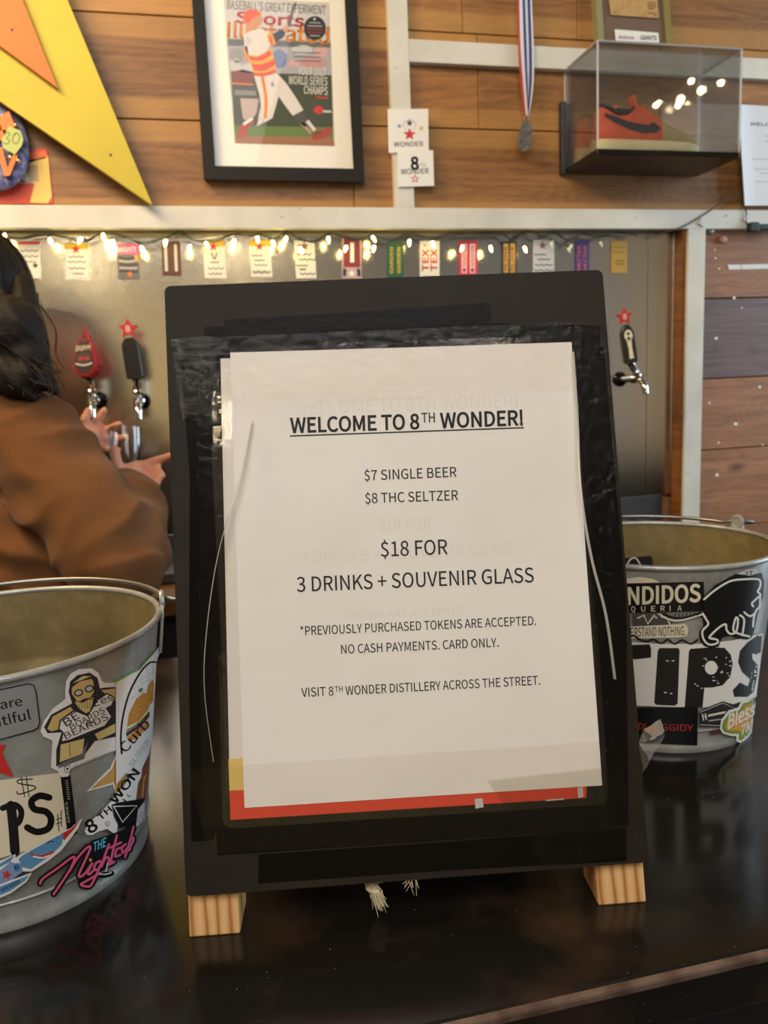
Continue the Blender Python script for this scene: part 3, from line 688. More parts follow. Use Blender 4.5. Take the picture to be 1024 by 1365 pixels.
# back counter with a steel drip tray
zc = z_panel_bot - 0.075
bc = thing('back_counter', 'low counter along the back wall below the steel panel', 'counter', (0.2, 1.6, 0))
bm = NB(); box(bm, (-1.55, 1.50, zc - 0.04), (x_vr0 - 0.03, YP, zc), 0.003); obj('counter_top', bm, M_orangewood, bc)
bm = NB(); box(bm, (-1.55, 1.53, 0.0), (x_vr0 - 0.03, YP, zc - 0.04), 0.003); obj('cabinet_front', bm, mat('dark_cabinet', '#2a211b', 0.5), bc)
dt = thing('drip_tray', 'steel drip tray on the back counter below the taps', 'tray', (0.2, 1.65, zc))
bm = NB(); box(bm, (-1.5, 1.60, zc), (x_vr0 - 0.04, YP - 0.002, zc + 0.004), 0.001); box(bm, (-1.5, 1.60, zc), (x_vr0 - 0.04, 1.603, zc + 0.022), 0.001)
box(bm, (-1.5, YP - 0.006, zc), (x_vr0 - 0.04, YP - 0.002, zc + 0.075), 0.001); obj('tray', bm, mat('dull_steel', '#77777a', 0.35, 0.9), dt)
bm = NB()
for k in range(60): box(bm, (-1.49 + k * 0.043, 1.606, zc + 0.016), (-1.49 + k * 0.043 + 0.02, YP - 0.008, zc + 0.019))
obj('grate', bm, mat('dull_steel', '#77777a', 0.35, 0.9), dt)

# =================================================================== THE BAR
ZB = CAMZ - 0.32026
bar = thing('bar_counter', 'glossy black bar counter carrying the easel sign and the two tip buckets', 'counter', (0.2, 0.64, 0))
bm = NB(); box(bm, (-1.6, 0.331, ZB - 0.035), (2.4, 0.96, ZB), 0.004, seg=3); obj('bar_top', bm, M_bar, bar)
bm = NB(); box(bm, (-1.6, 0.329, ZB - 0.006), (2.4, 0.3345, ZB - 0.0005), 0.0015)
obj('worn_lit_edge', bm, mat('worn_lit_edge', '#4a382e', 0.3, var=(60, '#6a584c')), bar, label='worn front edge, lit brown')  # brown tone holds both wear and the light along the edge
bm = NB(); box(bm, (-1.6, 0.37, 0.0), (2.4, 0.93, ZB - 0.035), 0.003); obj('bar_front', bm, mat('black_bar_front', '#14171a', 0.45), bar)

# =================================================================== EASEL SIGN
YB, TILT = radians(9.78394), radians(13.43402)
BX = Vector((cos(YB), -sin(YB), 0)); _o = Vector((-sin(YB), -cos(YB), 0))
BU = cos(TILT) * Vector((0, 0, 1)) - sin(TILT) * _o
BN = BX.cross(BU)
BT = Vector((0.11747, 0.45112, CAMZ - 0.11057))
def BL(x, y, zoff=0): return BT + BX * x + BU * y + BN * zoff
MB = Matrix(((BX.x, BU.x, BN.x, BT.x), (BX.y, BU.y, BN.y, BT.y), (BX.z, BU.z, BN.z, BT.z), (0, 0, 0, 1)))
def on_board(px, py, off):
    d = ray(px, py); s = ((BT - CAM).dot(BN) + off) / d.dot(BN); return CAM + d * s
x0, x1, y0, y1 = -0.0067 - 0.1402, -0.0067 + 0.1402, -0.0014 - 0.1862, -0.0014 + 0.1862
sign_base = BL(0, -0.2165, -0.03); sign_base.z = ZB
sg = thing('easel_sign', 'black tabletop easel board on pine feet with a taped white price notice', 'sign', sign_base)
def board_outline():
    pts = []
    r = 0.004
    for (cx, cy, a0) in ((x1 - r, y1 - r, 0), (x0 + r, y1 - r, 90), (x0 + r, y0 + r, 180), (x1 - r, y0 + r, 270)):
        for k in range(5): pts.append((cx + r * cos(radians(a0 + k * 22.5)), cy + r * sin(radians(a0 + k * 22.5))))
    return pts
bm = NB(); rings(bm, [[BL(x, y, -0.006) for x, y in board_outline()], [BL(x, y, 0) for x, y in board_outline()]])
for f in bm.faces:
    if len(f.verts) == 4: f.material_index = 1
obj('front_board', bm, [M_black, mat('raw_board_edge', '#6b6258', 0.7, var=(90, '#26231f'))], sg)
# pine rails (feet)
def rail(lx0, lx1, name):
    bm = NB(); box(bm, (lx0, -0.214, -0.006 - 0.030), (lx1, 0.175, -0.0065), 0.0016, M=MB)
    for v in bm.verts:
        if (v.co - BT).dot(BU) < -0.2: v.co += BU * ((ZB + 0.0002 + 0.0008 * (1 if abs((v.co - BT).dot(BU) + 0.214) > 0.0008 else 0)) - v.co.z) / BU.z
    return obj(name, bm, M_pine, sg)
rail(-0.1474, -0.1168, 'leg'); rail(0.1022, 0.1325, 'leg')
# hinged rear frame leaning the other way
hinge = BL(0, 0.165, -0.042)
back = (-_o)
def rearp(x, s, t):   # s: down along the rear leg, t: thickness
    ang = radians(17); dn = Vector((0, 0, -1)) * cos(ang) + back * sin(ang); nn = back * cos(ang) + Vector((0, 0, 1)) * sin(ang)
    return hinge + BX * (x) + dn * s + nn * t
Lr = (hinge.z - ZB) / cos(radians(17))
for xa, xb in ((-0.1474, -0.1168), (0.1022, 0.1325)):
    bm = NB(); t = bmesh.new(); bmesh.ops.create_cube(t, size=1)
    for v in t.verts: v.co = rearp((xa + xb) / 2 + v.co.x * (xb - xa), Lr / 2 + v.co.y * (Lr - 0.012), 0.0175 + v.co.z * 0.028)
    add(bm, t); obj('leg', bm, M_pine, sg)
bm = NB(); t = bmesh.new(); bmesh.ops.create_cube(t, size=1)
for v in t.verts: v.co = rearp((x0 + x1) / 2 + v.co.x * (x1 - x0), 0.175 + v.co.y * 0.33, 0.0345 + v.co.z * 0.005)
add(bm, t); obj('rear_board', bm, M_black, sg)
for xx in (-0.1, 0.09):
    bm = NB(); tube(bm, [BL(xx - 0.02, 0.172, -0.04), BL(xx + 0.02, 0.172, -0.04)], 0.004, 10); obj('hinge', bm, M_wire, sg)

# tapes and sheets
def strip(pts, m, off, name, label=None, kink=0.0):
    """a strip polygon in px laid on the board, subdivided a little"""
    a = Art(on_board, step=0.0); a.plate(pts, m, 0.00012)
    return a.build(name, sg, base=off, label=label)
strip([(298, 426), (470, 416), (652, 403), (656, 428), (480, 442), (300, 450)], M_darktape, 0.0001, 'dark_tape_zone', 'strip of black tape across the top')
strip([(272, 436), (300, 434), (301, 470), (305, 590), (276, 592)], M_darktape, 0.00025, 'dark_tape_zone')
strip([(253, 596), (272, 594), (285, 800), (300, 1030), (285, 1120), (255, 1122), (252, 900)], M_darktape, 0.0004, 'dark_tape_zone')
strip([(345, 1139), (600, 1122), (835, 1103), (836, 1148), (600, 1160), (344, 1178)], M_darktape, 0.0001, 'dark_tape_zone')
strip([(765, 470), (805, 462), (835, 800), (838, 1100), (806, 1104), (790, 800)], M_darktape, 0.00025, 'dark_tape_zone')
strip([(240, 452), (640, 430), (800, 434), (800, 470), (245, 490)], M_darktape, 0.0004, 'dark_tape_zone')  # from here: dark strips added for the wet look under clear tape
strip([(240, 470), (275, 466), (297, 900), (303, 1100), (262, 1102), (258, 700)], M_darktape, 0.00055, 'dark_tape_zone')
strip([(285, 1070), (800, 1040), (806, 1106), (290, 1140)], M_darktape, 0.0004, 'dark_tape_zone')
# laminate pouch, under sheet, top sheet
def rounded_px(tl, tr, br, bl, r, n=5):
    out = []
    cs = [Vector((*p, 0)) for p in (tl, tr, br, bl)]
    for i in range(4):
        p, q, s = cs[i], cs[i - 1], cs[(i + 1) % 4]
        a = p + (q - p).normalized() * r; b = p + (s - p).normalized() * r
        for k in range(n + 1):
            t = k / n; v = a * (1 - t) ** 2 + p * 2 * t * (1 - t) + b * t * t; out.append((v.x, v.y))
    return out
a = Art(on_board, step=0.00006)
a.plate([(294, 478), (755, 462), (782, 1063.5), (307.4, 1093)], M_paper2, 0.0003)
a.poly([(306, 1054), (782, 1026), (782, 1063.5), (307.4, 1093)], M_redband, 1)
a.poly([(304.5, 1012), (400, 1005), (400, 1050), (306, 1054)], M_goldband, 1)
a.poly([(633, 1065), (643, 1064), (645, 1076), (634, 1078)], c_lgrey, 2); a.poly([(770, 1050), (777, 1049), (778, 1062), (771, 1064)], c_lgrey, 2)
a.poly([(728, 1066), (752, 1064), (752, 1066), (728, 1068)], c_lgrey, 2)
a.build('printed_sheet', sg, base=0.0008, label='under sheet with a red band along its bottom')
a = Art(on_board, step=0.0); a.plate(rounded_px((281, 464), (772, 446), (812, 1072), (297, 1105), 16), M_clear, 0.0002)
a.build('laminate_pouch', sg, base=0.0012)
a = Art(on_board, step=0.00008)
a.plate([(307, 470), (535, 463.5), (762, 456), (782, 750), (803, 1047), (560, 1062), (326, 1077), (316, 770)], M_paper, 0.00025)
def T(st, p0, p1, cap, m=M_ink, bold=0.0, layer=2): a.text(st, p0, p1, cap, m, layer, bold)
for st_, p_, q_, c_ in (('WELCOME TO 8TH WONDER!', (392, 553), (690, 543), 18), ('$18 FOR', (505, 708), (575, 705), 16), ('3 DRINKS + SOUVENIR GLASS', (400, 752), (690, 738), 16), ('TOKENS ARE ACCEPTED', (455, 826), (620, 820), 11)):
    T(st_, p_, q_, c_, c_sheetghost, 0.0, 1)
T('WELCOME TO 8', (387, 577), (559.5, 571.5), 19.5, bold=0.032)
T('TH', (562, 563.5), (580, 563), 13, bold=0.012)
T('WONDER!', (587, 570.5), (697.5, 566.5), 19.5, bold=0.032)
a.poly([(386.5, 580.3), (698.5, 569.2), (698.5, 571.0), (386.5, 582.1)], M_ink, 2)
T('$7 SINGLE BEER', (486, 640.5), (609, 635.5), 13.2, bold=0.008)
T('$8 THC SELTZER', (487, 671), (611, 666.5), 13.2, bold=0.008)
T('$18 FOR', (508, 742), (597, 738.5), 19.5, bold=0.008)
T('3 DRINKS + SOUVENIR GLASS', (396, 789), (712, 776), 19.5, bold=0.008)
T('*PREVIOUSLY PURCHASED TOKENS ARE ACCEPTED.', (400.5, 847), (715, 833), 11.8, bold=0.007)
T('NO CASH PAYMENTS. CARD ONLY.', (455, 871.5), (665, 862), 11.8, bold=0.007)
T('VISIT 8', (402, 929), (445, 927), 11.8, bold=0.007)
T('TH', (446.5, 922.5), (457, 922), 7.5, bold=0.006)
T('WONDER DISTILLERY ACROSS THE STREET.', (461, 926.5), (720.5, 912.5), 11.8, bold=0.007)
a.build('printed_sheet', sg, base=0.0015, label='white price notice with black printing')

def crumple_strip(corners, m, off, name, nu=60, nv=10, amp=0.0006, sc=40, label=None, seed=0):
    """clear tape laid over board and sheets; corners in px TL TR BR BL"""
    bm = NB(); G = []
    tl, tr, br, bl = [Vector((*p, 0)) for p in corners]
    for j in range(nv + 1):
        row = []
        for i in range(nu + 1):
            u, v = i / nu, j / nv
            q = (tl * (1 - u) + tr * u) * (1 - v) + (bl * (1 - u) + br * u) * v
            e = noise.noise(Vector((q.x / sc, q.y / sc, seed))) * 0.7 + noise.noise(Vector((q.x / sc * 3, q.y / sc * 3, seed + 5))) * 0.3
            row.append(bm.verts.new(on_board(q.x, q.y, off + amp * abs(e))))
        G.append(row)
    for j in range(nv):
        for i in range(nu): bm.faces.new((G[j][i], G[j + 1][i], G[j + 1][i + 1], G[j][i + 1]))
    return obj(name, bm, m, sg, smooth=3.0, label=label, recalc=False)
crumple_strip([(228, 452), (778, 428), (768, 519), (240, 548)], M_tape, 0.0020, 'clear_tape', 120, 20, 0.0008, 14, seed=1)
crumple_strip([(232, 450), (283, 448), (297, 560), (244, 560)], M_tapeboard, 0.0030, 'clear_tape', 20, 40, 0.0012, 9, seed=2)
crumple_strip([(246, 1025), (803, 988), (812, 1108), (280, 1138)], M_tape, 0.0020, 'clear_tape', 120, 26, 0.0008, 14, seed=3)
crumple_strip([(764, 440), (812, 430), (858, 1100), (806, 1104)], M_tapeboard, 0.0022, 'clear_tape', 16, 120, 0.0010, 11, seed=4)
crumple_strip([(262, 560), (300, 556), (303, 1100), (270, 1102)], M_tape, 0.0026, 'clear_tape', 12, 100, 0.0008, 12, seed=6)
crumple_strip([(650, 1040), (830, 1020), (845, 1140), (725, 1155)], M_tapeboard, 0.0032, 'clear_tape', 30, 20, 0.0008, 14, seed=8)
# lifted glossy tape edges
def lifted(pts, off, name='lifted_tape_edge', wd=0.0024):
    pp = spline([(p[0], p[1], o) for p, o in zip(pts, off)], 8); bm = NB(); prev = None
    for p in pp:
        q = on_board(p.x, p.y, p.z); a_ = bm.verts.new(q); b_ = bm.verts.new(q + BX * wd * 0.4 + BN * wd)
        if prev: bm.faces.new((prev[0], a_, b_, prev[1]))
        prev = (a_, b_)
    obj(name, bm, thin_clear('lifted_tape', boost=3.0, rough=0.12, haze=0.45), sg, smooth=3.0, recalc=False)  # white haze paints the bright gloss of the lifted tape
lifted([(335, 560), (318, 640), (290, 740), (275, 840), (272, 920), (284, 1015)], [0.003, 0.005, 0.007, 0.007, 0.006, 0.003])
lifted([(762, 470), (768, 560), (772, 650), (786, 740), (806, 820), (818, 905)], [0.003, 0.004, 0.006, 0.007, 0.006, 0.003])
# crumpled loose tab on the right edge
def crumpled(pts, off, name, m, lab):
    bm = NB(); vs = [bm.verts.new(on_board(p[0], p[1], off + o)) for p, o in pts]
    for f in ((0, 1, 2), (0, 2, 3), (2, 4, 3), (3, 4, 5), (2, 1, 6), (2, 6, 4), (3, 5, 7)):
        bm.faces.new([vs[i] for i in f])
    bmesh.ops.subdivide_edges(bm, edges=bm.edges[:], cuts=3, use_grid_fill=True)
    for v in bm.verts: v.co += noise.noise_vector(v.co * 180) * 0.0012
    obj(name, bm, m, sg, label=lab, recalc=False, smooth=0.3)
crumpled([((858, 972), .004), ((879, 960), -.004), ((874, 985), .012), ((852, 990), .002), ((886, 982), -.002), ((866, 1014), .010), ((887, 975), .006), ((857, 1032), 0.0)],
         0.0, 'loose_tape', thin_clear('loose_tape', boost=2.2, rough=0.08, haze=0.10, bump=(90, 0.5)), 'crumpled clear tape sticking out past the right edge')
# rope with frayed end under the board
bm = NB()
rp = [BL(0.003, -0.165, -0.03), BL(0.0, -0.182, -0.02), P3(497, 1176, 0.475), P3(502, 1188, 0.468)]
for k in range(3):
    tube(bm, [p + Vector((cos(k * 2.1 + i * 0.9), sin(k * 2.1 + i * 0.9), 0)) * 0.0016 for i, p in enumerate(spline(rp, 6))], 0.0018, 6)
for k in range(70):
    s0 = P3(497 + random.uniform(-5, 6), 1182 + random.uniform(-5, 4), 0.470)
    e = P3(508 + random.gauss(0, 5.5), 1206 + random.gauss(0, 6), 0.466 + random.uniform(-0.006, 0.01))
    mid = (s0 + e) / 2 + Vector((random.gauss(0, 0.0012), random.gauss(0, 0.0012), 0.0006))
    tube(bm, [s0, mid, e], [0.0004, 0.0003, 0.00012], 4)
for k in range(10):
    s0 = P3(548 + random.uniform(-8, 8), 1172, 0.465); e = P3(545 + random.gauss(0, 12), 1184 + random.gauss(0, 4), 0.462)
    tube(bm, [s0, e], [0.0002, 0.0001], 4)
obj('rope', bm, mat('jute_rope', '#cdbf9c', 0.8), sg, label='frayed cream rope end')

# =================================================================== TIP BUCKETS
class Cone:
    def __init__(s, cx, cy, rb, rt, hh, z0=ZB): s.cx, s.cy, s.rb, s.rt, s.h, s.z0 = cx, cy, rb, rt, hh, z0
    def hit(s, px, py, off, far=False):
        d = ray(px, py); k = (s.rt - s.rb) / s.h
        ox, oy, oz = -s.cx, -s.cy, CAMZ - s.z0
        A = d.x ** 2 + d.y ** 2 - (k * d.z) ** 2
        r0 = s.rb + off + k * oz
        B = 2 * (ox * d.x + oy * d.y - r0 * k * d.z); Cc = ox * ox + oy * oy - r0 * r0
        D = max(B * B - 4 * A * Cc, 0.0)
        t = (-B + (sqrt(D) if far else -sqrt(D))) / (2 * A)
        return CAM + d * t
    def surf(s, px, py, off): return s.hit(px, py, off)
    def inner(s, px, py, off): return s.hit(px, py, -0.0015 - off, True)

def bucket(cn, label, ear_ang, dent=0.0, group='galvanized tip buckets'):
    b = thing('tip_bucket', label, 'bucket', (cn.cx, cn.cy, ZB), group)
    N = 96
    def wob(th, k): return 1 + dent * k * (0.5 * sin(3 * th + 0.7) + 0.5 * sin(5 * th + 2))
    def ring(r, z, k): return [Vector((cn.cx + r * wob(2 * pi * i / N, k) * cos(2 * pi * i / N), cn.cy + r * wob(2 * pi * i / N, k) * sin(2 * pi * i / N), ZB + z)) for i in range(N)]
    H = cn.h
    def rr(z): return cn.rb + (cn.rt - cn.rb) * z / H
    prof = [(cn.rb - 0.004, 0.0), (cn.rb + 0.0012, 0.0), (cn.rb + 0.0018, 0.002), (cn.rb + 0.0018, 0.006), (rr(0.008), 0.008)]
    for z in [H * k / 20 for k in range(2, 20)]: prof.append((rr(z), z))
    prof += [(rr(H * 0.97), H * 0.97), (rr(H) - 0.0005, H - 0.002)]
    bm = NB(); rings(bm, [ring(r, z, z / H) for r, z in prof], True, False, False)
    body = obj('pail_wall', bm, M_galv, b, smooth=0.7)
    bm = NB()
    ip = [(0.001, 0.007), (cn.rb - 0.006, 0.007), (cn.rb - 0.002, 0.010)] + [(rr(z) - 0.0014 + (-0.0022 if abs(z - H * 0.60) < H * 0.03 else 0), z) for z in [H * k / 40 for k in range(4, 40)]] + [(rr(H) - 0.0018, H - 0.001)]
    rings(bm, [ring(r, z, z / H) for r, z in ip], True, True, False)
    obj('pail_lining', bm, M_galv_in, b, smooth=0.7, label='stained inside of the pail')
    bm = NB(); tube(bm, ring(cn.rt - 0.0002, H - 0.0015, 1), 0.0024, 10, closed=True); obj('rim', bm, M_galv, b, smooth=1.0)
    # beads pressed into the wall
    bm = NB(); tube(bm, ring(rr(0.02) + 0.0001, 0.02, 0.1), 0.0011, 6, closed=True); obj('bead', bm, M_galv, b, smooth=1.5)
    # vertical seam
    sa = radians(35) if ear_ang < 0.1 else radians(60)
    for ea in (ear_ang, ear_ang + pi):
        u = Vector((cos(ea), sin(ea), 0)); tt = Vector((-sin(ea), cos(ea), 0)); top = Vector((cn.cx, cn.cy, ZB + H)) + u * cn.rt
        bm = NB()
        M = Matrix(((tt.x, u.x, 0, top.x), (tt.y, u.y, 0, top.y), (0, 0, 1, top.z), (0, 0, 0, 1)))
        pts = [(-0.011, -0.030), (0.011, -0.030), (0.009, -0.004), (0.006, 0.006), (0.003, 0.011), (-0.003, 0.011), (-0.006, 0.006), (-0.009, -0.004)]
        sl = (cn.rt - cn.rb) / H
        rings(bm, [[M @ Vector((x, 0.0015 + sl * min(z, 0), z)) for x, z in pts], [M @ Vector((x, 0.0035 + sl * min(z, 0), z)) for x, z in pts]])
        tube(bm, [M @ Vector((x * 0.0055, 0.0025, 0.0065 + z * 0.0055)) for x, z in [(cos(q * pi / 8), sin(q * pi / 8)) for q in range(16)]], 0.0019, 6, closed=True)
        obj('handle_ear', bm, M_galv, b, smooth=0.8)
    # bail resting round the back rim
    bm = NB(); pts = []
    for k in range(41):
        th = ear_ang + pi * k / 40
        rad = cn.rt + 0.0042; zz = ZB + H + 0.0035 + 0.002 * sin(pi * k / 40)
        pts.append(Vector((cn.cx + rad * cos(th), cn.cy + rad * sin(th), zz)))
    u = Vector((cos(ear_ang), sin(ear_ang), 0)); tt = Vector((-sin(ear_ang), cos(ear_ang), 0))
    e0 = Vector((cn.cx, cn.cy, ZB + H + 0.006)) + u * (cn.rt + 0.0025)
    e1 = Vector((cn.cx, cn.cy, ZB + H + 0.006)) - u * (cn.rt + 0.0025)
    pts = [e0 - tt * 0.001 + u * 0.02 + Vector((0, 0, -.002)), e0 + u * 0.008] + [e0 + tt * 0.006 + u * 0.001] + pts[2:-2] + [e1 + tt * 0.006, e1 - u * 0.012]
    tube(bm, spline(pts, 2), 0.0019, 8); obj('bail_handle', bm, M_wire, b, smooth=1.5)
    return b

CL = Cone(-0.1565, 0.5582, 0.0878, 0.1116, 0.169)
CR = Cone(0.3985, 0.630, 0.0845, 0.1030, 0.168)
bL = bucket(CL, 'galvanized tip bucket with a bearded man sticker, left of the easel sign', radians(4))
bR = bucket(CR, 'dented galvanized tip bucket with a black cat sticker, right of the easel sign', radians(12), dent=0.012)

def Z2(pts, s, ox, oy): return [(ox + p[0] / s, oy + p[1] / s) for p in pts]
def sticker(parent, cone, fn, label, lay=0, inner=False):
    a = Art(cone.inner if inner else cone.surf, step=0.00006, maxlen=6.0)
    fn(a)
    return a.build('sticker', parent, base=0.00035 + lay * 0.0004, label=label)
za = lambda *p: [(x / 4.267, 770 + y / 4.267) for x, y in p]
zb_ = lambda *p: [(x / 4.267, 980 + y / 4.267) for x, y in p]
zr_ = lambda *p: [(820 + x / 3.9, 670 + y / 3.9) for x, y in p]

def s_beautiful(a):
    a.poly([(-62, 927), (-62, 990), (-58, 1000), (0, 988), (47, 973), (54, 966), (47, 912), (42, 908), (0, 917)], c_grey, 1)
    line = [(-58, 930), (0, 919.5), (38, 911.5), (45, 914), (48, 922), (53, 962), (51, 970), (44, 974), (0, 986), (-56, 997)]
    a.stroke(line, 1.6, c_black, 2, sm=False)
    a.text('you are', (-40, 953.5), (30.5, 940), 12, c_black, 2, 0.008)
    a.text('beautiful', (-44, 978), (42, 958.5), 13, c_black, 2, 0.008)
sticker(bL, CL, s_beautiful, 'grey sticker with rounded black outline reading beautiful')

def s_redstar(a):
    a.poly([(-45, 995), (-12, 1000), (-5, 985), (2, 994), (8, 992), (3, 1004), (18, 1036), (0, 1030), (-25, 1040)], c_red, 1)
sticker(bL, CL, s_redstar, 'red star sticker')

def s_tips(a):
    a.poly([(-82, 1050), (-40, 1046), (0, 1040), (80, 1030), (85, 1070), (90, 1118), (40, 1133), (0, 1144), (-80, 1165)], c_cream, 1)
    a.stroke(zb_((95, 320), (110, 335), (190, 310), (195, 290), (110, 275), (105, 255), (185, 250)), 1.6, c_black, 2)
    a.stroke(zb_((120, 240), (140, 350)), 1.3, c_black, 2); a.stroke(zb_((150, 238), (165, 350)), 1.3, c_black, 2)
    a.stroke(zb_((320, 505), (350, 495)), 1.2, c_black, 2); a.stroke(zb_((322, 480), (352, 470)), 1.2, c_black, 2)
    a.stroke(zb_((328, 450), (335, 545)), 1.2, c_black, 2); a.stroke(zb_((348, 430), (350, 520)), 1.2, c_black, 2)
    # brush letters
    a.stroke(zb_((62, 400), (75, 520), (85, 660)), 13, c_black, 2)
    a.stroke(zb_((15, 415), (80, 395), (120, 430), (110, 490), (70, 520)), 8, c_black, 2)
    a.stroke(zb_((280, 355), (225, 345), (180, 375), (195, 420), (260, 435), (290, 475), (275, 530), (210, 550), (155, 525)), 9, c_black, 2)
    a.stroke([(-13, 1080), (-11, 1112), (-9, 1143)], 11, c_black, 2)
    a.stroke([(-70, 1093), (-28, 1084)], 9, c_black, 2); a.stroke([(-48, 1090), (-46, 1122), (-45, 1152)], 11, c_black, 2)
sticker(bL, CL, s_tips, 'cream paper hand lettered TIPS in black brush')

def s_strip(a):
    a.poly(zb_((345, 236), (400, 228), (440, 560), (388, 582)), c_black, 1)
    a.text('SERIES', zb_((398, 500))[0], zb_((384, 380))[0], 3.2, c_lgrey, 2, 0, (-1, -0.05))
    for k in range(9): a.stroke(zb_((372 + k * 1.6, 260 + k * 13), (386 + k * 1.6, 258 + k * 13)), 0.8, c_lgrey, 2)
sticker(bL, CL, s_strip, 'narrow black strip sticker with tiny pale print')

def s_gold(a):
    a.poly(zb_((660, 105), (626, 188), (588, 222), (492, 322), (642, 280), (655, 335), (720, 330), (720, 110)), c_white, 1)
    a.poly(zb_((664, 120), (636, 195), (596, 232), (515, 308), (648, 268), (662, 325), (715, 320), (715, 120)), c_tan, 2)
sticker(bL, CL, s_gold, 'tan star sticker with white edge')

def s_beard(a):
    a.poly([(87, 920), (88, 908), (94, 898), (105, 892), (122, 890.7), (131, 896.5), (136, 908), (141, 910.6), (157, 909), (156, 1000), (94, 1025), (91, 1035), (82, 1036), (77, 1028), (68, 1023), (70, 987), (58, 982), (54, 975), (58, 962), (70, 945), (87, 932)], c_white, 1)
    D = C('sticker_outline', '#2b2a33'); SK = C('sticker_skin', '#d0b272'); YE = C('sticker_yellow', '#d9c684')
    a.poly(za((390, 650), (400, 590), (440, 555), (510, 540), (555, 570), (568, 630), (600, 625), (660, 622), (660, 905), (540, 930), (480, 1010), (320, 1075), (320, 980), (350, 880), (270, 885), (250, 850), (290, 780), (410, 715)), D, 2)
    a.poly(za((408, 660), (410, 605), (450, 575), (505, 565), (530, 580), (535, 650), (510, 690), (440, 705)), SK, 3)
    a.poly(za((395, 640), (400, 590), (440, 555), (510, 540), (550, 570), (545, 610), (520, 575), (455, 590), (415, 620)), D, 4)
    a.poly(za((415, 600), (470, 560), (520, 560), (470, 580)), YE, 5)
    a.disc(*za((447, 655))[0], 6.3, 4.8, D, 4, 14, -0.3); a.disc(*za((508, 632))[0], 6.3, 4.8, D, 4, 14, -0.3)
    a.disc(*za((447, 655))[0], 4.4, 3.1, c_lgrey, 5, 12, -0.3); a.disc(*za((508, 632))[0], 4.4, 3.1, c_lgrey, 5, 12, -0.3)
    a.stroke(za((465, 700), (490, 690), (520, 690)), 2.0, D, 4)
    a.poly(za((425, 705), (470, 712), (530, 680), (525, 720), (510, 760), (490, 772), (450, 745)), YE, 4)
    for k in range(5): a.stroke(za((445 + k * 17, 715 - k * 4), (455 + k * 14, 750 - k * 2)), 0.7, D, 5)
    a.poly(za((270, 860), (300, 790), (400, 735), (420, 755), (340, 820), (330, 865), (290, 875)), SK, 3)
    a.poly(za((575, 640), (655, 630), (658, 700), (600, 660)), SK, 3)
    a.poly(za((330, 860), (340, 810), (420, 750), (500, 780), (550, 690), (610, 655), (655, 680), (640, 730), (610, 745), (640, 790), (600, 850), (520, 880), (400, 930), (345, 940), (350, 880)), D, 4)
    a.poly(za((338, 858), (348, 815), (425, 760), (500, 790), (556, 700), (608, 664), (648, 684), (633, 724), (600, 742), (632, 790), (594, 842), (516, 872), (398, 920), (353, 930), (362, 878)), c_white, 5)
    a.text('BE', *za((378, 848), (455, 795)), 10, D, 6, 0.01); a.text('Ees', *za((540, 735), (645, 695)), 9, D, 6, 0.008)
    a.text('BOARDS', *za((408, 868), (600, 765)), 8, D, 6, 0.004); a.text('BEARDS', *za((375, 920), (620, 805)), 8.5, D, 6, 0.004)
    a.text('&', *za((495, 845), (535, 825)), 6, D, 7, 0.004)
    a.poly(za((345, 950), (480, 915), (470, 1000), (340, 1050)), YE, 3); a.poly(za((340, 1060), (460, 1005), (485, 960), (500, 930), (480, 1030), (330, 1085)), C('sticker_shadow', '#6d6c78'), 3)
    a.poly(za((540, 890), (655, 830), (655, 880), (560, 925)), YE, 4); a.stroke(za((395, 945), (400, 1015)), 0.8, D, 4)
    a.stroke([(86, 1022), (93, 1020), (94, 1028), (87, 1030), (86, 1022)], 0.9, D, 3, sm=False); a.disc(90, 1025, 1.6, 1.6, D, 3, 10)
    a.text('@BE-EES BOARDS & BEARDS', (97, 1024), (153, 1002), 2.6, D, 3)
sticker(bL, CL, s_beard, 'white outlined sticker of a bearded man in sunglasses', 1)

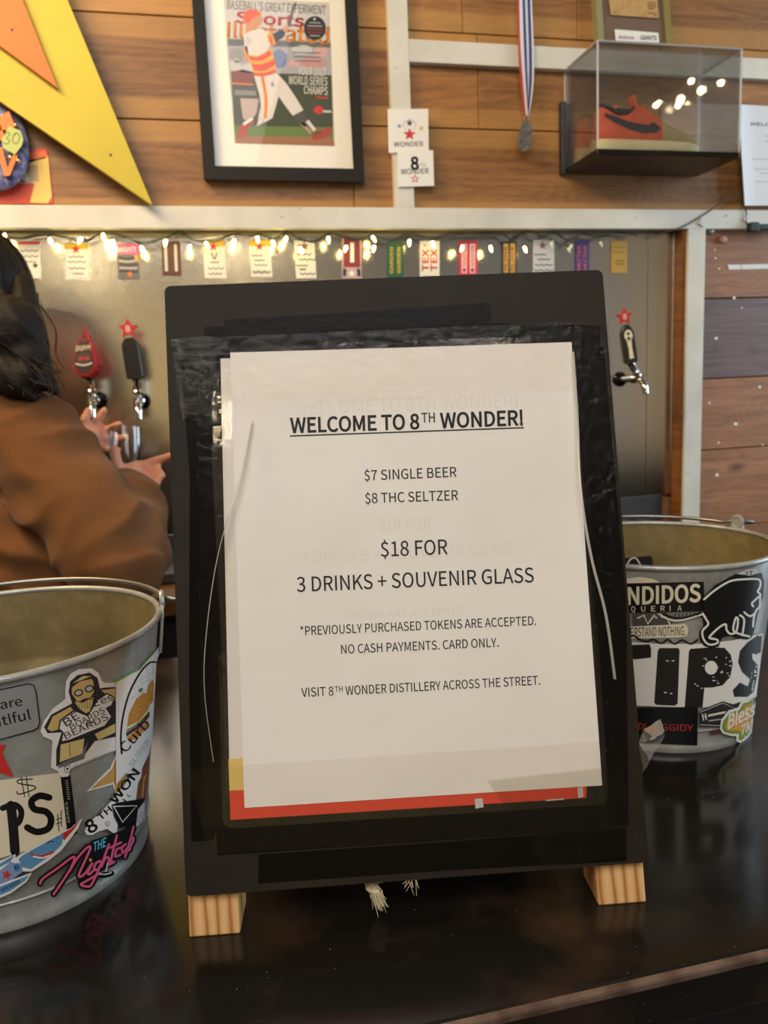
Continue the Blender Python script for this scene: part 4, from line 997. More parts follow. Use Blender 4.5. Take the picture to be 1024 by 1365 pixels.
def s_burger(a):
    a.poly(za((650, 588), (790, 515), (870, 430), (905, 395), (905, 402), (850, 470), (660, 620)), C('sticker_green_edge', '#7fae55'), 1)
    a.poly([(154.5, 910), (186, 893), (205, 872), (216, 856), (216, 864), (210, 878), (208.5, 885), (203, 985), (199, 1003), (183, 1040), (168, 1030), (154.8, 1046)], c_white, 2)
    for k in range(6): a.stroke(za((720 + k * 4, 760 + k * 40), (735 + k * 3, 755 + k * 40)), 0.5, c_lgrey, 3)
    for x0_, y0_, x1_, y1_ in ((735, 690, 850, 630), (745, 640, 860, 575), (770, 600, 870, 540), (800, 560, 815, 660), (835, 510, 850, 610), (870, 480, 872, 560)): a.stroke(za((x0_, y0_), (x1_, y1_)), 0.6, c_lgrey, 3)
    a.stroke(za((693, 1000), (688, 900), (700, 790), (735, 660), (795, 545), (850, 485), (890, 480)), 2.4, c_black, 4)
    BU_ = C('sticker_bun', '#c88a35')
    a.poly(za((722, 850), (735, 770), (775, 690), (815, 655), (850, 660), (858, 700), (845, 750), (790, 815)), BU_, 4)
    for (x, y) in ((760, 770), (775, 740), (790, 720), (760, 800), (780, 780), (800, 750)): a.disc(*za((x, y))[0], 0.9, 0.7, c_cream, 5, 6)
    a.stroke(za((722, 868), (785, 830), (848, 765)), 2.0, C('sticker_lettuce', '#7c9a3c'), 5)
    a.poly(za((718, 880), (790, 835), (850, 760), (852, 790), (800, 850), (720, 905)), c_brown, 6)
    a.poly(za((722, 910), (800, 855), (845, 810), (838, 850), (790, 905), (735, 935)), BU_, 5)
    a.poly(za((832, 665), (845, 610), (868, 575), (876, 600), (872, 700), (858, 720)), BU_, 4)
    a.poly(za((785, 640), (800, 628), (815, 628), (808, 645), (797, 655)), c_green, 4)
    a.text('Curb', (168, 1004), (201, 966), 13, c_black, 7, 0.002); a.text('SLIDER', (177, 1023), (201, 988), 7, c_lgrey, 6, -0.01)
sticker(bL, CL, s_burger, 'white sticker with a burger under a black arch', 2)

def s_maroon(a):
    a.poly([(199, 1006), (197.5, 1040), (194, 1066), (180, 1070), (176, 1056), (186, 1036)], C('sticker_rust', '#8a4a34'), 1)
    a.stroke([(190, 1062), (192, 1040), (195, 1033)], 2, c_gold, 2)
sticker(bL, CL, s_maroon, 'rust brown sticker at the side', 3)

def s_wonder(a):
    a.poly([(113, 1108), (118, 1097), (133, 1084), (150, 1066), (166, 1046), (184, 1024), (190, 1022), (188, 1036), (184, 1044), (181, 1068), (168, 1069), (160, 1076), (158, 1094), (155, 1113), (143, 1105), (132, 1108), (123, 1113), (116, 1113)], c_white, 1)
    a.text('8', (120, 1112), (132, 1104), 17, c_black, 2, 0.03); a.text('TH', (134, 1094), (150, 1080), 8, c_black, 2, 0.03)
    a.text('WON', (154, 1073), (187, 1030), 11, c_black, 2, 0.03)
    a.text('D', (143, 1102), (147.5, 1099), 6, c_black, 2); a.text('I', (167.5, 1069), (168.5, 1067.5), 5, c_black, 2); a.text('L', (172, 1063), (176, 1060), 5, c_black, 2)
sticker(bL, CL, s_wonder, 'white edged sticker with slanted black lettering', 4)

def s_triangle(a):
    a.poly([(149, 1073), (156, 1070), (193, 1064), (190, 1083), (182, 1098), (160, 1104), (152, 1088)], c_black, 1)
    a.stroke([(151.5, 1075), (182.5, 1074), (163.5, 1096), (151.5, 1075)], 1.6, c_white, 2, sm=False)
    a.poly([(184, 1079), (193, 1068), (192.5, 1092), (181, 1104)], c_lgrey, 2)
    for k in range(14): a.disc(184 + random.uniform(0, 7), 1082 + random.uniform(0, 16), 0.7, 0.7, C('sticker_blue_grey', '#56627a'), 3, 5)
sticker(bL, CL, s_triangle, 'black sticker with a white triangle outline', 5)

def s_night(a):
    L1 = [zb_((228, 845), (245, 815), (330, 755), (405, 698), (425, 700), (400, 760), (350, 840), (305, 905)),
          zb_((395, 775), (440, 700), (495, 640), (515, 640), (490, 700), (450, 790), (455, 805), (480, 790), (520, 735)),
          zb_((525, 730), (500, 780), (510, 790), (540, 760)), zb_((570, 715), (545, 730), (535, 765), (560, 760), (580, 720), (520, 850), (480, 858), (460, 848), (490, 830), (560, 790)),
          zb_((620, 620), (575, 750), (600, 700), (620, 700), (615, 740), (640, 720)), zb_((665, 570), (630, 720), (650, 720)), zb_((625, 640), (690, 610)),
          zb_((690, 640), (665, 650), (655, 690), (685, 680)), zb_((715, 620), (695, 640), (700, 670), (725, 640), (720, 660), (740, 650)),
          zb_((760, 520), (740, 600), (712, 695)), zb_((735, 610), (755, 580), (758, 600), (738, 640))]
    for s in L1: a.stroke(s, 8.5, c_black, 1)
    a.poly(zb_((520, 600), (612, 570), (700, 540), (770, 500), (760, 620), (650, 720), (560, 790), (470, 860), (440, 840), (470, 700)), c_black, 1)
    for s in L1: a.stroke(s, 3.0, c_pink, 3)
    a.text('THE', *zb_((530, 662), (602, 632)), 12, c_cyan, 3, 0.025, (0.05, -1))
    a.stroke(zb_((612, 728), (602, 775)), 1.2, c_white, 3); a.disc(*zb_((600, 790))[0], 12.5, 5.0, c_black, 1, 20, -0.12); a.disc(*zb_((600, 783))[0], 8.5, 2.5, c_white, 2, 18, -0.12); a.disc(*zb_((600, 781))[0], 7.0, 1.6, c_black, 3, 18, -0.12)
    a.star(*zb_((515, 710))[0], 3.5, c_yellow, 4, 0.3, 0.3)
sticker(bL, CL, s_night, 'black sticker with pink neon script and cyan THE', 6)

def s_blue(a):
    a.poly(zb_((88, 700), (120, 675), (330, 560), (400, 530), (468, 472), (445, 530), (350, 655), (275, 715), (180, 775), (135, 775), (60, 770), (0, 800), (-80, 830), (-80, 760), (0, 715), (88, 676)), c_white, 1)
    a.poly(zb_((105, 705), (130, 682), (330, 572), (362, 560), (352, 620), (330, 645), (265, 700), (175, 762), (125, 750)), c_blue, 2)
    a.poly(zb_((345, 562), (400, 535), (455, 485), (425, 530), (365, 600)), c_red, 2)
    a.stroke(zb_((180, 672), (195, 690), (250, 685), (300, 665)), 3.0, c_red, 3); a.stroke(zb_((190, 690), (240, 698), (280, 685)), 2.2, c_white, 4)
    a.stroke(zb_((270, 612), (285, 604), (305, 606)), 1.5, c_navy, 3)
    a.poly(zb_((-80, 770), (0, 730), (80, 682), (60, 720), (0, 750), (-80, 800)), c_blue, 2)
    a.poly(zb_((-80, 840), (0, 770), (60, 720), (120, 740), (130, 775), (60, 830), (-80, 890)), C('sticker_mid_blue', '#7d9cc6'), 2); a.star(*zb_((38, 795))[0], 7.5, c_red, 4, 0.2)
    a.disc(*zb_((100, 752))[0], 6, 6, c_blue, 3, 14); a.text('B', *zb_((88, 768), (112, 760)), 6, c_navy, 4, 0.02)
    a.poly(zb_((-80, 880), (0, 850), (60, 825), (182, 782), (150, 835), (60, 900), (-80, 960)), c_white, 3)
    a.poly(zb_((-80, 890), (0, 862), (60, 838), (168, 795), (140, 830), (60, 885), (-80, 945)), c_blue, 4)
    a.text('BREWERY', *zb_((12, 893), (120, 838)), 4.6, c_navy, 5, 0.02)
sticker(bL, CL, s_blue, 'blue and white brewery sticker with a red star', 7)

# right bucket
def r_band(a):
    a.poly(zr_((-60, 405), (60, 396), (130, 386), (200, 398), (235, 415), (60, 430)), c_cream, 1)
    a.poly(zr_((-150, 425), (60, 420), (462, 411), (466, 565), (75, 573), (-150, 580)), c_black, 2)
    a.text('NDIDOS', *zr_((66, 530), (446, 513)), 22.5, c_cream, 3, 0.035, (0.0, -1)); a.text('BA', *zr_((-70, 533), (56, 530)), 22.5, c_cream, 3, 0.035, (0.0, -1))
    [a.text(ch, *zr_((x, 569 - k), (x + 22, 569 - k)), 7.0, c_cream, 3, 0.008, (0.0, -1)) for k, (ch, x) in enumerate(zip('TAQUERIA', (-20, 32, 84, 136, 188, 237, 290, 325))) if ch != 'I']; a.text('I', *zr_((284, 563), (288, 563)), 7.0, c_cream, 3, 0.008, (0.0, -1))
sticker(bR, CR, r_band, 'black sticker with big pale block letters and small ones below')

def r_stand(a):
    a.poly(zr_((90, 575), (270, 570), (300, 640), (95, 660)), c_dgrey, 1)
    a.stroke(zr_((120, 600), (150, 585), (170, 630), (205, 585), (215, 600)), 2.2, c_cream, 2, sm=False)
    a.stroke(zr_((225, 580), (260, 590), (290, 640)), 1.8, c_cream, 2)
    a.poly(zr_((-40, 652), (85, 644), (365, 631), (381, 655), (376, 690), (360, 700), (85, 708), (-40, 712)), c_cream, 3)
    a.text('RSTAND NOTHING.', *zr_((102, 697), (368, 690)), 12, c_black, 4, 0.006, (0.0, -1)); a.text('UNDE', *zr_((5, 703), (96, 697)), 12, c_black, 4, 0.006, (0.0, -1))
sticker(bR, CR, r_stand, 'cream pill sticker reading UNDERSTAND NOTHING', 1)

def r_tips(a):
    a.poly(zr_((-30, 735), (90, 726), (250, 735), (450, 735), (620, 715), (720, 690), (772, 680), (752, 870), (735, 1010), (600, 1052), (430, 1068), (110, 1056), (-20, 1040)), c_white, 1)
    K = C('tips_charcoal', '#222120', 0.45)
    a.stroke(zr_((-30, 722), (40, 715), (90, 690), (130, 712), (165, 722), (200, 712), (240, 732), (275, 712), (310, 735), (350, 715), (395, 735), (430, 712)), 2.4, c_black, 3)
    a.poly(zr_((-30, 745), (90, 740), (180, 736), (188, 760), (187, 806), (105, 815), (60, 815), (60, 1040), (-20, 1040), (-20, 815)), K, 2)
    a.poly(zr_((232, 756), (330, 756), (336, 770), (326, 1045), (310, 1056), (215, 1052), (204, 1040), (222, 770)), K, 2)
    a.poly(zr_((392, 760), (500, 752), (570, 755), (602, 790), (612, 840), (600, 905), (560, 950), (500, 962), (465, 962), (455, 1066), (362, 1066), (375, 900), (384, 775)), K, 2)
    a.disc(*zr_((500, 858))[0], 8.4, 9.2, c_white, 3, 20)
    a.poly(zr_((742, 690), (765, 690), (758, 780), (735, 790), (712, 785), (716, 815), (742, 845), (740, 900), (720, 985), (690, 1010), (620, 1010), (612, 975), (650, 935), (690, 955), (703, 920), (660, 880), (640, 830), (650, 770), (690, 725)), K, 2)
    for k in range(34): 
        x, y = random.uniform(405, 600), random.uniform(800, 980)
        if x > 470 and y > 945: continue
        a.rect(*zr_((x, y))[0], *zr_((x + random.uniform(6, 16), y + random.uniform(3, 6)))[0], c_white, 3)
    for (x, y) in ((265, 820), (295, 820), (255, 985), (285, 990)): a.rect(*zr_((x, y))[0], *zr_((x + 14, y + 5))[0], c_white, 3)
sticker(bR, CR, r_tips, 'white band with big black letters TIPS', 2)

def r_cat(a):
    body = zr_((455, 510), (470, 480), (520, 430), (600, 385), (650, 360), (690, 345), (735, 345), (765, 370), (776, 410), (772, 480), (752, 545), (738, 600), (728, 650), (712, 700), (690, 712), (640, 706), (600, 690), (560, 700), (548, 722), (540, 748), (500, 756), (462, 745), (440, 710), (440, 670), (462, 640), (455, 595), (420, 590), (460, 570))
    a.poly(body, c_black, 1)
    a.poly(zr_((630, 370), (690, 345), (735, 343), (755, 365), (700, 380)), c_lgrey, 2); a.text('.IT', *zr_((670, 378), (720, 374)), 5, c_black, 3, 0.01)
    wl = [[(463, 503), (520, 455), (600, 408), (680, 398), (742, 398), (757, 415), (752, 445), (742, 462), (757, 480), (735, 500), (712, 525), (720, 540)],
          [(755, 490), (752, 540), (735, 560), (722, 600), (718, 645)],
          [(455, 575), (470, 600), (485, 632), (455, 668), (462, 712), (492, 738), (532, 730), (530, 712), (492, 704), (500, 688), (540, 650), (575, 632), (580, 660), (600, 682), (630, 670), (640, 610), (628, 600), (615, 660), (640, 680), (700, 696)],
          [(650, 585), (672, 610), (662, 690)], [(672, 570), (700, 590), (722, 580)]]
    for s in wl: a.stroke(zr_(*s), 2.6, c_white, 2)
    a.stroke(zr_((240, 590), (300, 612), (360, 608), (455, 580)), 2.4, c_white, 2); a.stroke(zr_((250, 580), (320, 602), (380, 594), (450, 572)), 2.6, c_black, 3)
    for k in range(7): a.stroke(zr_((310 + k * 20, 600 - k * 2), (315 + k * 20, 580 - k * 2)), 1.2, c_black, 4)
sticker(bR, CR, r_cat, 'black cat sticker with white outlines', 3)

def r_diggidy(a):
    a.poly(zr_((100, 1066), (432, 1062), (428, 1263), (130, 1248), (90, 1240)), c_black, 1)
    a.text('GGIDY', *zr_((240, 1184), (407, 1188)), 8.5, C('sign_red', '#a8322c'), 2, 0.02, (0, -1)); a.text('DI', *zr_((122, 1178), (160, 1180)), 8.5, C('sign_red', '#a8322c'), 2, 0.01, (0, -1))
sticker(bR, CR, r_diggidy, 'black square sticker with red letters', 3)

def r_diamond(a):
    a.poly(zr_((436, 1085), (480, 1065), (560, 1033), (620, 1050), (655, 1045), (640, 1120), (560, 1172), (520, 1165), (438, 1165)), C('badge_charcoal', '#2c2c2e'), 1)
    a.stroke(zr_((442, 1090), (560, 1042), (640, 1075), (545, 1160), (442, 1155)), 1.0, c_lgrey, 2, sm=False)
    a.stroke(zr_((455, 1100), (460, 1130)), 1.6, c_white, 2); a.stroke(zr_((470, 1098), (475, 1128)), 1.6, c_white, 2); a.stroke(zr_((458, 1115), (474, 1113)), 1.4, c_white, 2)
    for k in range(6): a.stroke(zr_((488 + k * 15, 1108 - k * 3), (497 + k * 15, 1104 - k * 3)), 2.6, c_white, 2)
    for k in range(5): a.stroke(zr_((490 + k * 15, 1135 - k * 2), (500 + k * 15, 1132 - k * 2)), 1.6, c_lgrey, 2)
    a.poly(zr_((490, 1195), (515, 1180), (575, 1180), (560, 1195), (500, 1205)), C('badge_plum', '#5a3038'), 1)
sticker(bR, CR, r_diamond, 'charcoal diamond badge sticker with white lines', 4)

def r_bless(a):
    G = C('bless_green', '#7d9a36'); O = C('bless_orange', '#d9a04a')
    a.poly(zr_((545, 1175), (552, 1130), (590, 1080), (640, 1065), (660, 1030), (690, 1025), (716, 1005), (716, 1100), (712, 1190), (690, 1225), (655, 1252), (630, 1240), (632, 1215), (600, 1212), (560, 1200)), c_white, 1)
    a.poly(zr_((556, 1172), (563, 1135), (598, 1092), (648, 1077), (668, 1042), (693, 1038), (714, 1020), (714, 1100), (708, 1185), (684, 1215), (655, 1238), (642, 1230), (646, 1202), (605, 1202), (568, 1192)), G, 2)
    a.poly(zr_((575, 1165), (582, 1135), (610, 1105), (660, 1090), (680, 1055), (712, 1045), (712, 1110), (700, 1180), (660, 1200), (650, 1185), (610, 1185), (585, 1182)), O, 3)
    a.text('Bless', *zr_((585, 1178), (725, 1105)), 19, c_white, 4, 0.03, (0.1, -1)); a.text('7M', *zr_((652, 1215), (712, 1178)), 14, c_white, 4, 0.02, (0.1, -1))
sticker(bR, CR, r_bless, 'green and orange bubble lettered sticker', 6)

def r_in(a):
    a.poly(zr_((30, 290), (185, 276), (195, 290), (196, 330), (30, 345)), c_black, 1); a.stroke(zr_((60, 330), (80, 295), (110, 290), (135, 330)), 1.8, c_lgrey, 2)
sticker(bR, CR, r_in, 'black sticker inside the pail', 0, True)

# point lamps of the taproom behind the camera (they glint in tape, steel and acrylic)
point('pendant_lamp', (0.27, -1.30, 2.31), 4, (1.0, 0.80, 0.50), 0.035)
point('pendant_lamp', (-0.61, -1.22, 2.22), 4, (1.0, 0.80, 0.50), 0.035)

# a short string of bulbs hanging in the room behind the camera; the acrylic box mirrors it
for px, py, rr_ in ((908, 132, 0.02), (922, 108, 0.012), (936, 120, 0.02), (962, 110, 0.014), (875, 140, 0.012), (905, 140, 0.012)):
    X_ = Wy(px, py, 1.592); d_ = ray(px, py); d_ = Vector((d_.x, -d_.y, d_.z)).normalized()
    point('bulb_light', X_ + d_ * 3.0, 1.0, (1.0, 0.76, 0.42), rr_)

# =================================================================== WALL DECORATION
def zr2(s, ox, oy): return lambda *p: [(ox + x / s, oy + y / s) for x, y in p]

# framed magazine cover
mg = zr2(3.938, 240, 0)
YF = YW - 0.022
fr = thing('picture_frame', 'black framed magazine cover with a white mat and a batter, left of the white post', 'picture', Wy(380, 240, YW))
fo = mg((48, -225), (922, -190), (968, 955), (125, 940)); fi = mg((118, -140), (858, -110), (910, 885), (185, 870))
bm = NB()
def loop4(p, y): return [Wy(q[0], q[1], y) for q in p]
A0, A1, A2, A3 = loop4(fo, YF - 0.004), loop4(fi, YF - 0.004), loop4(fi, YF + 0.012), loop4(fo, YW)
R4 = [[bm.verts.new(p) for p in r] for r in (A0, A1, A2, A3)]
for u, v in ((0, 1), (1, 2), (3, 0)):
    for i in range(4): j = (i + 1) % 4; bm.faces.new((R4[u][i], R4[u][j], R4[v][j], R4[v][i]))
bm.faces.new(R4[3])
obj('frame', bm, mat('frame_black', '#211f1b', 0.5, spec=0.2), fr)
co = mg((228, -15), (780, 15), (810, 765), (290, 750))
fi2 = mg((112, -146), (864, -116), (917, 891), (179, 876))
a = Art(on_y(YF + 0.012), step=0.00005); a.plate(fi2, mat('mat_board', '#eceae2', 0.7), 0.001)
a.poly(mg((225, -20), (784, 10), (815, 769), (286, 754)), c_cream, 1)
mat_o = a.build('mat_board', fr)
def cover(a):
    p = lambda pts, m, l: a.poly(mg(*pts), m, l)
    a.plate(co, C('cover_sky', '#c3c1c3'), 0.0003)
    p([(244, 200), (790, 215), (800, 520), (268, 505)], C('cover_stand', '#a3a2ab'), 1)
    p([(250, 205), (790, 222), (791, 250), (253, 240)], C('cover_board', '#5a5f63'), 2)
    for (x, y, rx, ry, m) in ((300, 290, 40, 40, c_grey), (520, 310, 40, 50, C('cover_blue', '#6d7fa8')), (640, 260, 55, 25, c_lgrey), (700, 330, 70, 30, C('cover_rose', '#b98c8c')), (600, 330, 30, 20, C('cover_blush', '#c9a0a0')), (290, 340, 30, 35, c_lgrey), (740, 270, 35, 30, C('cover_blush', '#c9a0a0'))): a.disc(*mg((x, y))[0], rx / 3.938, ry / 3.938, m, 2)
    p([(268, 375), (795, 395), (805, 700), (285, 690)], c_olive, 3)
    p([(275, 445), (400, 450), (402, 518), (278, 512)], C('cover_wall', '#4a4c44'), 4)
    p([(284, 660), (803, 668), (806, 722), (287, 712)], c_grass, 4); p([(287, 712), (806, 722), (810, 765), (290, 750)], c_dirt, 4)
    # batter in the background left: glove and legs
    p([(272, 375), (330, 365), (390, 380), (385, 430), (280, 440)], C('cover_glove', '#7c3a36'), 5); p([(300, 355), (390, 320), (400, 385), (320, 378)], c_lgrey, 5)
    p([(315, 515), (415, 520), (400, 600), (355, 640), (330, 620)], C('cover_pants', '#b9a6a4'), 5)
    p([(270, 432), (385, 440), (385, 448), (270, 440)], c_orange, 6)
    for k in range(3): p([(288, 475 + 9 * k), (398, 478 + 9 * k), (398, 481 + 9 * k), (288, 478 + 9 * k)], c_lgrey, 6)
    # masthead
    a.text("BASEBALL'S GREAT EXPERIMENT", *mg((246, 46), (764, 76)), 11.5, C('cover_head', '#4e4b48'), 5, 0.012, (0.04, -1))
    a.text('Sports', *mg((292, 118), (652, 140)), 14.5, C('cover_red', '#c8362f'), 5, 0.035, (0.04, -1))
    a.text('Illustrated', *mg((246, 196), (784, 228)), 20, C('cover_orange', '#e0912f'), 5, 0.035, (0.04, -1))
    a.disc(*mg((708, 148))[0], 14.8, 16.2, C('cover_badge', '#1e1b1d'), 7)
    for k, wd in enumerate((30, 40, 44, 40, 26)): a.poly(mg((708 - wd, 115 + 17 * k), (708 + wd, 117 + 17 * k), (708 + wd, 124 + 17 * k), (708 - wd, 122 + 17 * k)), c_maroon if k in (2, 3) else c_grey, 8)
    a.disc(*mg((706, 100))[0], 1.6, 1.6, c_lgrey, 8)
    for k in range(3): p([(590 + k * 6, 272 + 22 * k), (738, 276 + 22 * k), (738, 281 + 22 * k), (590 + k * 6, 277 + 22 * k)], c_dgrey, 5)
    for s, x0, x1, y in (('YOUR 2017', 620, 765, 395), ('WORLD SERIES', 570, 774, 444), ('CHAMPS', 650, 775, 495)):
        a.text(s, *mg((x0, y - 4), (x1, y + 4)), 10.5, C('cover_white', '#dcd9cf'), 6, 0.02, (0.03, -1))
    p([(715, 506), (775, 510), (775, 518), (715, 514)], c_red, 6)
    a.disc(*mg((727, 577))[0], 6, 5.3, c_red, 6); p([(750, 578), (795, 580), (795, 592), (750, 590)], c_lgrey, 6)
    # player
    W_ = C('cover_jersey', '#d7d0cd'); RO = C('cover_redorange', '#d4472a'); YO = C('cover_yelloworange', '#e3a62e')
    p([(335, 180), (380, 160), (430, 150), (470, 180), (480, 230), (450, 275), (400, 295), (355, 290), (338, 240)], W_, 8)
    p([(345, 200), (370, 190), (378, 230), (350, 240)], c_lgrey, 9)
    p([(455, 175), (490, 180), (502, 230), (478, 245), (462, 215)], YO, 9); p([(465, 190), (480, 185), (490, 235), (478, 240)], RO, 10)
    p([(482, 180), (540, 150), (560, 160), (545, 195), (500, 222)], c_navy, 9); p([(535, 150), (562, 128), (572, 148), (552, 172)], c_skin, 10)
    p([(565, 130), (590, 40), (603, 12), (612, 16), (600, 50), (578, 145)], c_dgrey, 9)
    p([(330, 250), (352, 240), (362, 300), (350, 330), (335, 300)], c_skin, 8)
    p([(352, 285), (405, 295), (450, 275), (478, 250), (505, 350), (500, 380), (440, 400), (392, 395)], YO, 9)
    p([(356, 292), (405, 302), (470, 265), (485, 285), (430, 320), (372, 318)], RO, 10); p([(376, 335), (430, 338), (495, 310), (503, 340), (440, 375), (388, 370)], RO, 10)
    p([(390, 380), (440, 385), (503, 362), (503, 385), (440, 402), (392, 398)], RO, 11)
    p([(388, 395), (440, 402), (505, 380), (560, 440), (610, 515), (648, 578), (592, 608), (545, 545), (518, 505), (500, 570), (485, 620), (440, 645), (412, 605), (425, 560), (418, 500)], W_, 10)
    a.stroke(mg((432, 402), (445, 470), (452, 540), (448, 615)), 5, YO, 11); a.stroke(mg((432, 402), (445, 470), (452, 540), (448, 615)), 2, RO, 12)
    a.text('4', *mg((478, 458), (495, 456)), 7.5, c_dgrey, 12, 0.02)
    p([(590, 607), (640, 585), (668, 625), (690, 655), (655, 665), (620, 640)], c_dgrey, 10); p([(660, 640), (675, 628), (715, 680), (700, 690)], W_, 11); p([(630, 650), (645, 640), (690, 690), (685, 705)], C('cover_sock', '#b48a84'), 10)
    p([(690, 705), (720, 685), (790, 668), (800, 690), (770, 720), (700, 738)], C('cover_shoe', '#a8402f'), 11); p([(700, 700), (750, 688), (745, 700), (705, 712)], c_dgrey, 12)
    p([(412, 610), (445, 640), (400, 665), (410, 640)], W_, 10)
    p([(300, 715), (310, 660), (345, 640), (385, 625), (390, 645), (355, 670), (350, 715), (320, 725)], C('cover_shoe', '#a8402f'), 10); p([(330, 645), (380, 615), (384, 628), (335, 660)], c_white, 11)
    p([(345, 130), (350, 105), (375, 90), (420, 70), (430, 95), (425, 125), (405, 150), (365, 162)], c_skin, 12)
    p([(345, 122), (328, 95), (335, 65), (360, 48), (392, 50), (425, 66), (424, 78), (395, 88), (375, 100), (360, 122)], C('cover_helmet', '#e0562c'), 13)
a = Art(on_y(YF + 0.0105), step=0.00004); cover(a); a.build('magazine_cover', mat_o, label='magazine cover with a baseball player swinging')
bm = NB(); q = loop4(mg((116, -142), (860, -112), (912, 887), (183, 872)), YF + 0.006); bm.faces.new([bm.verts.new(p) for p in q]); obj('glass_pane', bm, M_pane, fr)

# big star sign
def star_geo(tip, e1, e2, y, R, hw=None):
    T_ = Wy(*tip, y); d1 = (Wy(*e1, y) - T_).normalized(); d2 = (Wy(*e2, y) - T_).normalized()
    bis = (d1 + d2).normalized(); c = T_ + bis * R; n = Vector((0, -1, 0)); side = n.cross(bis)
    half = d1.angle(d2) / 2
    k = sin(half) / sin(pi - half - pi / 5)
    pts = []
    for i in range(10):
        th = i * pi / 5; r = R if i % 2 == 0 else R * k
        pts.append(c + (-bis * cos(th) + side * sin(th)) * r)
    return c, pts
st = thing('star_sign', 'big yellow wooden star with an orange star mounted on its middle, top left', 'star', Wy(60, 60, YW))
def slab(name, pts, y0, y1, m, par, bev=0.001):
    bm = NB(); rings(bm, [[Vector((p.x, y0, p.z)) for p in pts], [Vector((p.x, y1, p.z)) for p in pts]])
    return obj(name, bm, m, par)
c0, pts = star_geo((203, 273), (90, 0), (0, 135), YW - 0.052, 0.62)
slab('yellow_star', pts, YW - 0.052, YW - 0.036, mat('yellow_paint', '#c5b52f', 0.55, var=(6, '#bfac2c')), st)
c1, pts1 = star_geo((76.5, 117), (30, 0), (0, 61), YW - 0.065, 0.36)
slab('orange_star', pts1, YW - 0.065, YW - 0.0525, mat('orange_paint', '#d27028', 0.55), st)
for (px, py, y) in ((147.5, 206.5, YW - 0.052), (16, 39.5, YW - 0.065)):
    bm = NB(); lathe(bm, [(0.0001, 0.0005), (0.0026, 0.0003), (0.0028, 0)], Wy(px, py, y), 12, axis=(0, -1, 0)); obj('screw_head', bm, c_black, st)
bm = NB(); box(bm, (c0.x - 0.25, YW - 0.0362, c0.z - 0.04), (c0.x + 0.12, YW, c0.z + 0.14)); obj('mounting_cleat', bm, M_orangewood, st)

# glitter medallion with green tag, red flyer
fl = Art(on_y(YW - 0.0005), step=0.0002)
fl.plate([(-45, 203), (63, 198), (66, 222), (71, 271), (-48, 272)], C('flyer_red', '#c8442c'), 0.0015)
fl.poly([(28, 214), (50, 212), (64, 208), (69, 262), (64, 271), (40, 270), (46, 245), (30, 240)], C('flyer_gold', '#e8c46a'), 1)
fl.poly([(30, 205), (60, 201), (64, 210), (48, 214), (30, 220)], C('flyer_orange', '#dd6a34'), 1)
fl.poly([(20, 222), (50, 220), (52, 242), (20, 243)], C('flyer_tan', '#b9a070'), 2); fl.poly([(18, 232), (30, 228), (32, 242), (18, 242)], c_green, 3)
fl.poly([(29, 232), (37, 230), (39, 241), (30, 241)], c_white, 3); fl.stroke([(18, 244), (50, 243)], 0.8, c_cream, 3)
prop(fl.build('flyer'), 'red and gold printed flyer on the ledge under the yellow star', 'flyer')
me_ = thing('medallion', 'round glittery blue and orange medallion with a green tag numbered 30', 'ornament', Wy(-6, 240, YW - 0.02))
mc = Wy(-8, 193, YW - 0.02)
bm = NB(); ball(bm, mc, 0.062, 1.05, 0.20, 1.38, 40); obj('disc', bm, mat('glitter_blue', '#3f4a86', 0.25, 0.4, bump=(420, 0.9), var=(110, '#8d8fb0')), me_)
bm = NB()
for pts_ in ([(-18, 158), (2, 154), (12, 148), (20, 168), (14, 172), (-14, 176)], [(-4, 198), (3, 196), (10, 224), (18, 205), (24, 207), (13, 234), (6, 235)], [(-30, 180), (0, 165), (6, 182), (-10, 196)]):
    rings(bm, [[Wy(x, y, YW - 0.039) for x, y in pts_], [Wy(x, y, YW - 0.026) for x, y in pts_]])
obj('orange_star_rays', bm, mat('glitter_orange', '#dd7224', 0.3, 0.1, bump=(400, 0.6)), me_)
a = Art(on_y(YW - 0.041), step=0.0002); a.plate([(2, 186), (12, 168), (27, 174), (31, 186), (29, 194), (20, 206), (4, 197)], C('tag_green', '#b3c071'), 0.001)
a.stroke([(5, 180), (10, 176), (13, 179), (9, 184), (13, 188), (9, 192), (4, 190)], 1.4, C('tag_ink', '#6f7240'), 1)
a.stroke([(21, 178), (17, 184), (19, 191), (24, 190), (26, 182), (22, 177), (18, 181)], 1.4, C('tag_ink', '#6f7240'), 1); a.build('number_tag', me_, label='green tag numbered 30')
for (x, y) in ((20.5, 167), (5, 166), (7, 155), (-6, 164), (14, 210), (24, 214)):
    bm = NB(); ball(bm, Wy(x, y, YW - 0.034), 0.0045, n=10); obj('sequin', bm, mat('gold_sequin', '#f0d78a', 0.2, 0.8), me_)

# two square coasters on the post
cw = zr2(3.657, 490, 0)
a = Art(on_y(YT), step=0.00012); a.plate(cw((98, 532), (296, 530), (299, 742), (103, 745)), c_white, 0.0016)
a.text('WONDER', *cw((128, 715), (272, 712)), 6.2, c_dgrey, 1, 0.02)
a.disc(*cw((205, 610))[0], 9, 8, C('coaster_line', '#c6c5cd'), 1, 20); a.disc(*cw((205, 612))[0], 7.6, 6.6, c_white, 2, 20)
a.star(*cw((205, 655))[0], 9, c_red, 3); a.star(*cw((155, 615))[0], 3.5, c_blue, 3); a.star(*cw((262, 625))[0], 4, c_yellow, 3); a.star(*cw((205, 600))[0], 5, c_navy, 3)
co1 = prop(a.build('coaster'), 'upper white square coaster with a colourful picture on the white post', 'coaster', 'coasters on the post')
a = Art(on_y(YT - 0.0018), step=0.00012); a.plate(cw((145, 734), (320, 732), (325, 906), (146, 911)), c_white, 0.0016)
